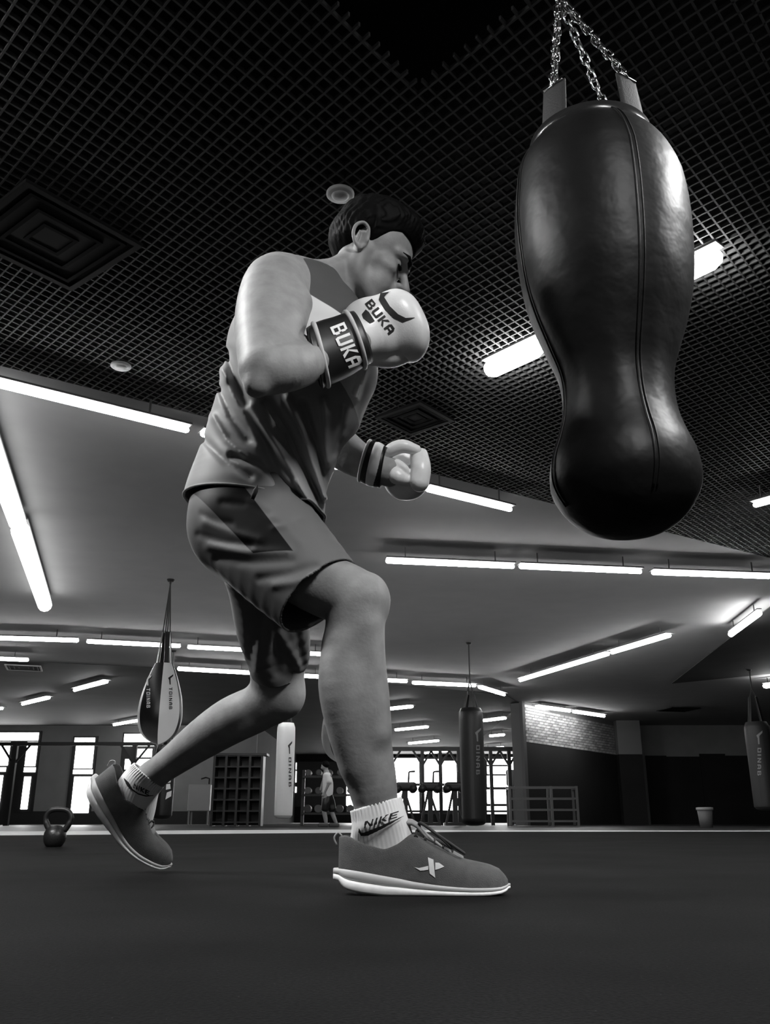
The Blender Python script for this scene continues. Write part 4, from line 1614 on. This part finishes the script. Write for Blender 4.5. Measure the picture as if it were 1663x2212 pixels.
def chain(name, a, b, m, parent, L=0.034, w=0.019, r=0.0028, sag=0.0, wob=0.0):
    a, b = Vector(a), Vector(b)
    n = max(2, int((b - a).length / (L - 2 * r * 1.6)))
    d = (b - a).normalized()
    s = d.cross(Vector((0.3, 0.9, 0.2))).normalized()
    t = d.cross(s)
    mb = MB()
    for i in range(n):
        c = a.lerp(b, (i + 0.5) / n) - Vector((0, 0, 1)) * sag * math.sin(math.pi * (i + .5) / n)
        tw = i * 0.35
        e = (s * math.cos(tw) + t * math.sin(tw)) if i % 2 else (t * math.cos(tw) - s * math.sin(tw))
        link_mesh(mb, c + s * wob * math.sin(i * 1.3), d, e, L, w, r)
    return mb.build(name, m, parent, True)


YBAG = 1.85
low = PY(1350, 1160, YBAG)
bag = thing('heavy_bag', 'big black leather pear-shaped punching bag hanging on four chains in front', 'punching bag', (low.x, YBAG, low.z))
PROF = [(1156, 6), (1152, 52), (1142, 84), (1126, 110), (1100, 136), (1064, 156), (1030, 160), (990, 153), (950, 137), (905, 123), (860, 118), (815, 122), (760, 141), (700, 162),
        (640, 177), (570, 184), (490, 185), (420, 177), (375, 163), (345, 145), (326, 126)]
PP = catmull([(y, h) for y, h in PROF], 4)
axis = []
for y, h in PP:
    x = 1349 - 518 * (1030 - y) / 5642 - max(0, (420 - y)) * 0.10
    p = PY(x, y, YBAG)
    axis.append((p.x, p.y, p.z, max(h, 1) * depth_of(p) / F_PX))
axis = np.array(axis)
NB_ = 72
v, f = [], []
for i, (x, y, z, r) in enumerate(axis):
    for k in range(NB_):
        a = 2 * math.pi * k / NB_
        zz = (z - axis[0, 2])
        # creases of the filling around the neck and soft dents higher up
        neck = math.exp(-((zz - 0.36) / 0.10) ** 2)
        rr = r * (1 + 0.012 * neck * math.sin(9 * a + 14 * zz) + 0.006 * math.sin(3 * a + 7 * zz) + 0.004 * math.sin(5 * a - 19 * zz) * neck)
        v.append((x + rr * math.cos(a), y + rr * math.sin(a), z))
for i in range(len(axis) - 1):
    for k in range(NB_):
        k2 = (k + 1) % NB_
        f.append((i * NB_ + k, i * NB_ + k2, (i + 1) * NB_ + k2, (i + 1) * NB_ + k))
f.append(tuple(range(NB_ - 1, -1, -1)))
f.append(tuple((len(axis) - 1) * NB_ + k for k in range(NB_)))
MB().add(v, f).build('shell', M_leather, bag, True)
for a in (-83, 7, 97, 187):
    a = math.radians(a)
    pts = [(x + r * 1.004 * math.cos(a), y + r * 1.004 * math.sin(a), z) for x, y, z, r in axis[16:]]
    MB().tube(pts, 0.0032, 6).build('seam', M_leather, bag, True)
    pts = [(x + r * 1.004 * math.cos(a + 0.06), y + r * 1.004 * math.sin(a + 0.06), z) for x, y, z, r in axis[16:]]
    MB().tube(pts, 0.0022, 6).build('seam', M_leather, bag, True)
tx, ty, tz, trr = axis[-1]
MB().lathe([(trr * 0.995, tz - 0.012), (trr * 1.03, tz - 0.006), (trr * 1.03, tz + 0.018), (trr * 0.97, tz + 0.022), (trr * 0.9, tz + 0.01)], (tx, ty), 64, False).build('rim_band', mat('rim', 0.02, 0.25), bag, True)
apex = PY(1207, -6, YBAG + 0.02)
for a, lab in ((222, 1), (302, 2), (122, 3), (42, 4)):
    a = math.radians(a)
    half = 0.24
    vs, fs = [], []
    for j in range(6):
        zz = tz - 0.01 + j * 0.026
        rr = trr * (1.035 - 0.018 * j)
        for k in range(7):
            b = a + (k / 6 - 0.5) * 2 * half
            vs.append((tx + rr * math.cos(b), ty + rr * math.sin(b), zz))
    for j in range(5):
        for k in range(6):
            fs.append((j * 7 + k, j * 7 + k + 1, (j + 1) * 7 + k + 1, (j + 1) * 7 + k))
    tabo = MB().add(vs, fs).build('strap', M_web, bag, True)
    md = tabo.modifiers.new('thickness', 'SOLIDIFY')
    md.thickness = 0.005
    rr = trr * 0.94
    top = Vector((tx + rr * math.cos(a), ty + rr * math.sin(a), tz + 0.118))
    side = Vector((-math.sin(a), math.cos(a), 0))
    MB().tube([top - side * 0.028, top + side * 0.028], 0.0035, 8).build('pin', M_chain, bag, True)
    chain('chain', top, apex, M_chain, bag, wob=0.001)
chain('chain', apex, (apex.x, apex.y, Z_C), M_chain, bag)
MB().box((apex.x - 0.05, apex.y - 0.05, Z_C - 0.012), (apex.x + 0.05, apex.y + 0.05, Z_C + 0.03)).build('ceiling_plate', M_blackmetal, bag)

# ================================================================== BAGS IN THE BACKGROUND
M_bagwhite = mat('bag_white', 0.85, 0.35)
M_bagblack = mat('bag_black', 0.008, 0.35)
M_baggrey = mat('bag_grey', 0.20, 0.5)
M_rope = mat('rope', 0.05, 0.6)


def gore(center, prof, a0, a1, n=10):
    mb = MB()
    v, f = [], []
    for r, z in prof:
        for k in range(n + 1):
            a = a0 + (a1 - a0) * k / n
            v.append((center[0] + r * math.cos(a), center[1] + r * math.sin(a), z))
    for i in range(len(prof) - 1):
        for k in range(n):
            f.append((i * (n + 1) + k, i * (n + 1) + k + 1, (i + 1) * (n + 1) + k + 1, (i + 1) * (n + 1) + k))
    return mb.add(v, f)


def hanging_bag(label, ref, Y, prof_px, gores, strap_y, knot, n_strap=4, cap=True, group=None, hook=True, strap_m=None):
    """prof_px: (pixel row, half width in pixels) from bottom to top, on a vertical axis through pixel ref"""
    c = PY(ref[0], ref[1], Y)
    prof = []
    for y, h in catmull(prof_px, 3):
        p = PY(ref[0], y, Y)
        prof.append((max(h, 0.5) * depth_of(p) / F_PX, p.z))
    t = thing('punching_bag', label, 'punching bag', (c.x, Y, prof[0][1]), group)
    for a0, a1, m in gores:
        gore((c.x, Y), prof, math.radians(a0), math.radians(a1), max(6, int((a1 - a0) / 9))).build('panel', m, t, True)
    rt, zt = prof[-1]
    MB().lathe([(rt, zt), (rt * 0.5, zt + 0.004), (0.01, zt + 0.006)], (c.x, Y), 24).build('lid', M_bagblack, t)
    zs = PY(ref[0], strap_y, Y).z
    kz = PY(ref[0], knot, Y).z
    for k in range(n_strap):
        a = math.radians(-60 + 360 * k / n_strap)
        p0 = Vector((c.x + rt * 0.92 * math.cos(a), Y + rt * 0.92 * math.sin(a), zt - 0.10))
        q = rt * 0.42
        p1 = Vector((c.x + q * math.cos(a), Y + q * math.sin(a), zs))
        MB().bar(p0, p1, 0.055, 0.008, up=(math.cos(a), math.sin(a), 0.2)).build('strap', strap_m or M_bagblack, t)
        MB().tube([p1, (c.x, Y, kz)], 0.008, 6).build('chain', M_rope, t)
    MB().tube([(c.x, Y, kz), (c.x, Y, Z_C - 0.005)], 0.012, 6).build('rope', M_rope, t)
    MB().lathe([(0.03, Z_C - 0.03), (0.045, Z_C - 0.01), (0.045, Z_C)], (c.x, Y), 12).build('ceiling_hook', M_blackmetal, t)
    return t


def bag_print(t, quads, m, lift=0.006):
    panels = [o for o in t.children if o.name.startswith('panel')]
    return decal('lettering', quads, bvh_of(panels), m, t, 3.0, lift)


def down_marks(x, y0, step, w, h, word, hook=True):
    """letters stacked to be read downward, with the large hooked first letter"""
    out = []
    if hook:
        out += [((x - w * 0.9, y0 - h * 0.1), (x + w * 0.9, y0 - h * 0.75), (x + w * 0.9, y0 - h * 0.45), (x - w * 0.6, y0 + h * 0.25)),
                ((x - w * 0.6, y0 - h * 0.1), (x - w * 0.05, y0 - h * 0.25), (x + w * 0.05, y0 + h * 1.1), (x - w * 0.35, y0 + h * 1.1))]
    y = y0 + (h * 1.6 if hook else 0)
    for ch in word:
        out += text_quads(ch, (x - w * 0.55, y), (0, step * 0.78), (w * 1.1, 0))
        y += step * (0.55 if ch == 'I' else 1.0)
    return out


six = [(-79 + 60 * k, -79 + 60 * (k + 1), M_bagwhite if k % 2 == 0 else M_bagblack) for k in range(6)]
tear = [(1608, 2), (1604, 14), (1596, 27), (1584, 38), (1566, 45), (1545, 47.5), (1522, 46), (1500, 42), (1475, 35), (1450, 26), (1434, 19)]
tb = hanging_bag('black and white teardrop bag hanging left of the rear knee', (346, 1540), 10.3, tear, six, 1366, 1262)
bag_print(tb, down_marks(321, 1468, 8, 7, 12, 'TOINAB'), M_whiteprint)
bag_print(tb, down_marks(368, 1466, 9, 6, 12, 'TOINAB'), M_print)
six2 = [(-128 + 60 * k, -128 + 60 * (k + 1), M_bagblack if k % 2 == 0 else M_baggrey) for k in range(6)]
hanging_bag('dark teardrop bag with a pale side panel half hidden behind the front calf', (744, 1580), 11.0, [(y + 43, h * 1.04) for y, h in tear], six2, 1410, 1312)


def column_prof(y0, y1, h):
    return [(y0 + 1, h * 0.3), (y0 - 1, h * 0.75), (y0 - 6, h * 0.96), (y0 - 16, h), (y0 - (y0 - y1) * 0.5, h), (y1 + 20, h), (y1 + 6, h * 0.92), (y1, h * 0.82)]


full = lambda m: [(-180 + 45 * k, -135 + 45 * k, m) for k in range(8)]
db = hanging_bag('long dark heavy bag with pale downward lettering between the machines and brick wall', (1020, 1650), 14.3, column_prof(1783, 1530, 26), full(mat('bag_charcoal', 0.022, 0.4)), 1500, 1468)
bag_print(db, down_marks(1032, 1584, 15, 7, 16, 'OINAB'), mat('faded_print', 0.22, 0.7))
rb = hanging_bag('long dark heavy bag at the right edge of the picture', (1643, 1640), 17.0, column_prof(1750, 1560, 26), full(mat('bag_dark_grey', 0.045, 0.5)), 1506, 1488)
bag_print(rb, down_marks(1640, 1590, 14, 7, 16, 'OINAB'), mat('pale_print', 0.4, 0.7))
wbag = hanging_bag('white column heavy bag with dark downward lettering under the rear knee', (615, 1670), 17.0, column_prof(1768, 1562, 19.5), full(M_bagwhite), 1530, 1510)
bag_print(wbag, down_marks(626, 1612, 15, 5, 15, 'OINAB'), mat('grey_print', 0.05, 0.7))
hb_ = hanging_bag('short black heavy bag with white marks behind the rear shoe', (352, 1720), 15.0, column_prof(1769, 1610, 22), full(M_bagblack), 1580, 1560)
bag_print(hb_, [((359, 1684), (369, 1680), (368, 1690), (358, 1692)), ((359, 1694), (367, 1693), (368, 1704), (358, 1706)), ((360, 1712), (370, 1708), (369, 1720), (357, 1727))], M_whiteprint)

# ================================================================== SMALL THINGS
# kettlebell
kb0 = PZ(116, 1829, 0)
ks = depth_of(kb0) / F_PX
kt = thing('kettlebell', 'black cast-iron kettlebell standing on the mat at the left', 'kettlebell', (kb0.x, kb0.y, 0))
kr = 24 * ks
MB().lathe([(kr * 0.62, 0), (kr * 0.74, kr * 0.10), (kr * 0.93, kr * 0.45), (kr, kr * 0.85), (kr * 0.95, kr * 1.2), (kr * 0.8, kr * 1.52), (kr * 0.55, kr * 1.74), (kr * 0.2, kr * 1.84)], (kb0.x, kb0.y), 32).build('ball', mat('iron', 0.015, 0.35, bump=0.1, bscale=120), kt, True)
hp = catmull([(-0.62, 1.35), (-0.98, 1.95), (-1.12, 2.5), (-0.80, 3.05), (0.0, 3.2), (0.85, 3.05), (1.2, 2.5), (1.05, 1.95), (0.68, 1.35)], 5)
MB().tube([(kb0.x + 0.006 + x * kr, kb0.y, z * kr) for x, z in hp], [kr * (0.23 if 6 < i < 34 else 0.27) for i in range(len(hp))], 12).build('handle', mat('iron_handle', 0.012, 0.45), kt, True)

# waste bin
b0 = PZ(1526, 1787.5, 0)
bs = depth_of(b0) / F_PX
bt = thing('waste_bin', 'small grey waste bin against the dark wall at the right', 'bin', (b0.x, b0.y, 0))
MB().lathe([(13 * bs, 0), (16 * bs, 36 * bs)], (b0.x, b0.y), 24).build('body', mat('bin_grey', 0.16, 0.5), bt, True)
MB().lathe([(16 * bs, 35 * bs), (18 * bs, 36 * bs), (18 * bs, 41 * bs), (14 * bs, 41.5 * bs), (14 * bs, 36 * bs)], (b0.x, b0.y), 24, False).build('rim', mat('bin_rim', 0.4, 0.5), bt, True)

# low storage rack right of the long dark bag
M_frame = mat('rack_frame', 0.10, 0.5)
r0, r1 = PZ(1104, 1785, 0), PZ(1250, 1785, 0)
rk = thing('storage_rack', 'low empty steel storage rack before the brick wall', 'rack', ((r0.x + r1.x) / 2, r0.y, 0))
H_r = PY(1104, 1698, r0.y).z
for x in (r0.x, r0.x + (r1.x - r0.x) * 0.62, r1.x):
    for dy in (0.0, 0.4):
        MB().bar((x, r0.y + dy, 0), (x, r0.y + dy, H_r), 0.05).build('upright', M_frame, rk)
for z in (0.10, 0.32, 0.54, H_r - 0.025):
    for dy in (0.0, 0.4):
        MB().bar((r0.x, r0.y + dy, z), (r1.x, r0.y + dy, z), 0.04).build('rail', M_frame, rk)
for x in (r0.x, r1.x):
    MB().bar((x, r0.y, H_r - 0.05), (x, r0.y + 0.4, H_r - 0.05), 0.04).build('rail', M_frame, rk)

# water cooler beside the rack
wc = PZ(1112, 1781.5, 0)
ws = depth_of(wc) / F_PX
wt = thing('water_cooler', 'pale water cooler standing behind the storage rack', 'water cooler', (wc.x, wc.y + 0.5, 0))
MB().box((wc.x - 8 * ws, wc.y + 0.3, 0), (wc.x + 8 * ws, wc.y + 0.6, 78 * ws)).build('cabinet', mat('cooler', 0.25, 0.5), wt)
MB().lathe([(4 * ws, 78 * ws), (10 * ws, 84 * ws), (10 * ws, 104 * ws), (11 * ws, 112 * ws), (8 * ws, 116 * ws)], (wc.x, wc.y + 0.45), 20).build('bottle', mat('bottle', 0.45, 0.2), wt, True)

# shelving unit between the white bag and the sink
s0, s1 = PZ(455, 1784.5, 0), PZ(560, 1784.5, 0)
su = thing('shelving_unit', 'tall dark shelving unit standing behind the rear shin', 'shelf', ((s0.x + s1.x) / 2, s0.y, 0))
H_s = PY(455, 1632, s0.y).z
for i in range(5):
    x = s0.x + (s1.x - s0.x) * i / 4
    MB().box((x - 0.025, s0.y, 0), (x + 0.025, s0.y + 0.4, H_s)).build('upright', M_blackmetal, su)
for i in range(7):
    z = 0.06 + (H_s - 0.08) * i / 6
    MB().box((s0.x, s0.y + 0.02, z), (s1.x, s0.y + 0.4, z + 0.03)).build('shelf', M_blackmetal, su)
MB().box((s0.x, s0.y + 0.39, 0.02), (s1.x, s0.y + 0.42, H_s)).build('back', mat('shelf_back', 0.05, 0.6), su)
MB().box((s0.x - 0.05, s0.y - 0.02, H_s), (s1.x + 0.1, s0.y + 0.42, H_s + 0.05)).build('top_board', M_blackmetal, su)

# sink
k0, k1 = PZ(402, 1782, 0), PZ(450, 1782, 0)
kk = thing('utility_sink', 'pale steel utility sink between the rear shoe and shelving', 'sink', ((k0.x + k1.x) / 2, k0.y, 0))
zt, zb = PY(402, 1694, k0.y).z, PY(402, 1752, k0.y).z
sk = MB().box((k0.x, k0.y, zb), (k1.x, k0.y + 0.45, zt)).build('basin', mat('sink', 0.42, 0.35), kk)
bevel(sk, 0.02)
for x in (k0.x + 0.04, k1.x - 0.04):
    for y in (k0.y + 0.04, k0.y + 0.4):
        MB().bar((x, y, 0), (x, y, zb), 0.04).build('leg', mat('sink_leg', 0.25, 0.4), kk)
MB().tube([(k1.x - 0.12, k0.y + 0.4, zt), (k1.x - 0.12, k0.y + 0.4, zt + 0.16), (k1.x - 0.2, k0.y + 0.3, zt + 0.18), (k1.x - 0.3, k0.y + 0.2, zt + 0.14)], 0.02, 8).build('tap', M_blackmetal, kk, True)

# long pull-up rig before the left windows
YR = 21.0
pz = PY(0, 1607, YR).z
xa, xb = PY(-120, 1600, YR).x, PY(338, 1616, YR).x
rg = thing('pull_up_rig', 'black pull-up rig with one long bar before the left windows', 'rig', ((xa + xb) / 2, YR, 0))
for x in (xa + 0.2, PY(36, 1600, YR).x, PY(292, 1610, YR).x):
    MB().bar((x, YR, 0), (x, YR, pz), 0.10).build('post', M_blackmetal, rg)
    MB().bar((x, YR, pz - 0.45), (x + 0.32, YR, pz - 0.03), 0.04).build('brace', M_blackmetal, rg)
    MB().bar((x, YR, pz - 0.45), (x - 0.32, YR, pz - 0.03), 0.04).build('brace', M_blackmetal, rg)
MB().bar((xa, YR, pz), (xb, YR, pz), 0.08).build('beam', M_blackmetal, rg)

# power rack and padded machines before the far glazing
YM = 23.0
pr = thing('power_rack', 'tall black power rack before the bright glazing', 'rack', (PY(930, 1780, YM).x, YM, 0))
zt = PY(900, 1618, YM).z
ups = [PY(x, 1700, YM).x for x in (845, 913, 952, 992, 1062, 1102)]
for x in ups:
    MB().bar((x, YM, 0), (x, YM, zt), 0.085).build('upright', M_blackmetal, pr)
    MB().bar((x, YM, zt - 0.4), (x - 0.25, YM, zt), 0.05).build('gusset', M_blackmetal, pr)
    MB().bar((x, YM, zt - 0.4), (x + 0.25, YM, zt), 0.05).build('gusset', M_blackmetal, pr)
MB().bar((ups[0] - 0.3, YM, zt), (ups[-1] + 0.3, YM, zt), 0.10).build('beam', M_blackmetal, pr)
MB().bar((ups[0] - 0.3, YM, 0.32), (ups[-1], YM, 0.32), 0.05).build('cross_bar', M_blackmetal, pr)
for i, (x, lab) in enumerate(((876, 'leftmost padded exercise machine right of the front sock'), (930, 'middle padded exercise machine before the glazing'), (984, 'padded exercise machine just left of the long dark bag'))):
    Y = 21.5
    c = PY(x, 1780, Y)
    sc_ = depth_of(c) / F_PX
    m_ = thing('exercise_machine', lab, 'machine', (c.x, Y, 0))
    zp = 72 * sc_
    MB().box((c.x - 22 * sc_, Y - 0.1, 0), (c.x + 22 * sc_, Y + 0.5, 0.07)).build('base', M_blackmetal, m_)
    MB().bar((c.x, Y, 0.05), (c.x, Y, zp), 0.11).build('post', M_blackmetal, m_)
    MB().bar((c.x - 20 * sc_, Y, 0.05), (c.x - 4 * sc_, Y, zp), 0.05).build('strut', M_blackmetal, m_)
    MB().bar((c.x + 20 * sc_, Y, 0.05), (c.x + 3 * sc_, Y, zp * 0.8), 0.05).build('strut', M_blackmetal, m_)
    pd = MB().box((c.x - 22 * sc_, Y - 0.15, zp), (c.x + 24 * sc_, Y + 0.35, zp + 18 * sc_)).build('pad', M_blackmetal, m_)
    bevel(pd, 0.06, 3)
    for s in (-1, 1):
        MB().tube([(c.x + s * 17 * sc_, Y - 0.3, zp + 4 * sc_), (c.x + s * 17 * sc_, Y + 0.4, zp + 4 * sc_)], 0.09, 12).build('roller', M_blackmetal, m_, True)
    MB().bar((c.x + 6 * sc_, Y, zp), (c.x + 8 * sc_, Y, zp + 40 * sc_), 0.04).build('mast', M_blackmetal, m_)
    MB().bar((c.x + 8 * sc_, Y, zp + 40 * sc_), (c.x + 22 * sc_, Y, zp + 41 * sc_), 0.04).build('handlebar', M_blackmetal, m_)

# dumbbell rack left of the front calf
dr0, dr1 = PZ(640, 1783, 0), PZ(764, 1783, 0)
dd = thing('weight_rack', 'dark three-tier weight rack between white bag and front calf', 'rack', ((dr0.x + dr1.x) / 2, dr0.y + 1.5, 0))
yy = dr0.y + 1.5
for x in (dr0.x, dr1.x):
    MB().bar((x, yy, 0), (x, yy + 0.2, 1.35), 0.08).build('upright', M_blackmetal, dd)
for i, z in enumerate((0.25, 0.7, 1.15)):
    MB().box((dr0.x, yy - 0.12, z), (dr1.x, yy + 0.25, z + 0.05)).build('tier', M_blackmetal, dd)
kinds = (mat('plate_a', 0.03, 0.4), mat('plate_b', 0.12, 0.5), mat('plate_c', 0.06, 0.4))
tiers = ('bottom', 'middle', 'top')
for i, z in enumerate((0.25, 0.7, 1.15)):
    for k in range(5):
        x = dr0.x + 0.14 + k * (dr1.x - dr0.x - 0.28) / 4
        r = (0.095, 0.085, 0.075)[i]
        d_ = thing('dumbbell', '%s dumbbell from the left on the %s tier of the dark weight rack' % (ORD[k], tiers[i]), 'dumbbell', (x, yy, z + 0.05), 'dumbbells on the dark weight rack')
        for e in (-0.16, 0.10):
            MB().tube([(x, yy + e, z + 0.05 + r), (x, yy + e + 0.06, z + 0.05 + r)], r, 14).build('head', kinds[(i + k) % 3], d_)
        MB().tube([(x, yy - 0.11, z + 0.05 + r), (x, yy + 0.11, z + 0.05 + r)], 0.018, 8).build('grip', M_steel, d_)

# ---- child walking past
CY = 17.5


def CN(px, py, r, ky=1.0, dy=0.0):
    return NPX(px, py, CY + dy, r, ky)


cb = PY(706, 1783, CY)
child = thing('person', 'child in white T-shirt and dark shorts walking past in the background', 'person', (cb.x, CY, 0))
C0 = Field((cb.x - 0.45, CY - 0.35, 0.0), (cb.x + 0.45, CY + 0.35, 1.35), 0.009)
C0.limb([CN(705, 1668, 6), CN(706, 1680, 9), CN(707, 1700, 9), CN(707, 1715, 9)], 0.02)
C0.limb([CN(704, 1662, 4.5), CN(703, 1655, 5)], 0.02)
C0.ell(PY(701, 1655, CY), (0.060, 0.06, 0.08), None, 0.02)
C0.ell(PY(695, 1659, CY), (0.018, 0.02, 0.02), None, 0.02)
C0.limb([CN(712, 1676, 4.2, 1, -.08), CN(710, 1690, 3.6, 1, -.1), CN(706, 1702, 3.0, 1, -.1), CN(700, 1714, 2.8, 1, -.09), CN(697, 1718, 3, 1, -.09)], 0.02)
C0.limb([CN(702, 1676, 4, 1, .08), CN(697, 1692, 3.4, 1, .1), CN(693, 1706, 3, 1, .1)], 0.02)
C0.limb([CN(704, 1718, 8, 1, -.04), CN(702, 1738, 6.5, 1, -.05), CN(700, 1752, 5.2, 1, -.05), CN(703, 1768, 4.6, 1, -.05), CN(704, 1780, 3.4, 1, -.05)], 0.02)
C0.limb([CN(708, 1718, 8, 1, .04), CN(713, 1738, 6.5, 1, .05), CN(716, 1752, 5.0, 1, .05), CN(722, 1768, 4.4, 1, .05), CN(726, 1778, 3.4, 1, .05)], 0.02)
vv, qq = C0.mesh()
vq_obj('body', relax(vv, qq, 2), qq, mat('skin_child', 0.30, 0.6), child)
C1 = Field((cb.x - 0.45, CY - 0.35, 0.2), (cb.x + 0.45, CY + 0.35, 1.35), 0.009)
C1.limb([CN(706, 1676, 9, 1.2), CN(708, 1692, 11.5, 1.1), CN(708, 1708, 11.5, 1.1), CN(707, 1718, 11, 1.1)], 0.02)
C1.limb([CN(709, 1676, 6.5, 1, -.07), CN(711, 1688, 5.6, 1, -.1)], 0.02)
vv, qq = C1.mesh()
vq_obj('t_shirt', relax(vv, qq, 2), qq, mat('white_shirt', 0.75, 0.8), child)
C1 = Field((cb.x - 0.45, CY - 0.35, 0.2), (cb.x + 0.45, CY + 0.35, 1.35), 0.009)
C1.limb([CN(706, 1720, 11), CN(704, 1734, 9.5, 1, -.05), CN(702, 1746, 8.6, 1, -.05)], 0.02)
C1.limb([CN(708, 1720, 11), CN(714, 1734, 9.5, 1, .05), CN(717, 1747, 8.6, 1, .05)], 0.02)
vv, qq = C1.mesh()
vq_obj('shorts', relax(vv, qq, 2), qq, M_bagblack, child)
C1 = Field((cb.x - 0.3, CY - 0.3, 0.8), (cb.x + 0.3, CY + 0.3, 1.4), 0.008)
C1.ell(PY(703, 1652, CY), (0.072, 0.072, 0.075), None, 0.0)
C1.ell(PY(694, 1662, CY), (0.07, 0.09, 0.065), None, 0.005, cut=True)
vv, qq = C1.mesh()
vq_obj('hair', relax(vv, qq, 2), qq, M_hair, child)
for x, dy in ((702, -.05), (725, .05)):
    p = PY(x, 1783, CY + dy)
    s_ = MB().box((p.x - 0.13, CY + dy - 0.04, 0.0), (p.x + 0.07, CY + dy + 0.04, 0.07)).build('shoe', mat('child_shoe', 0.08, 0.6), child)
    bevel(s_, 0.025, 3)
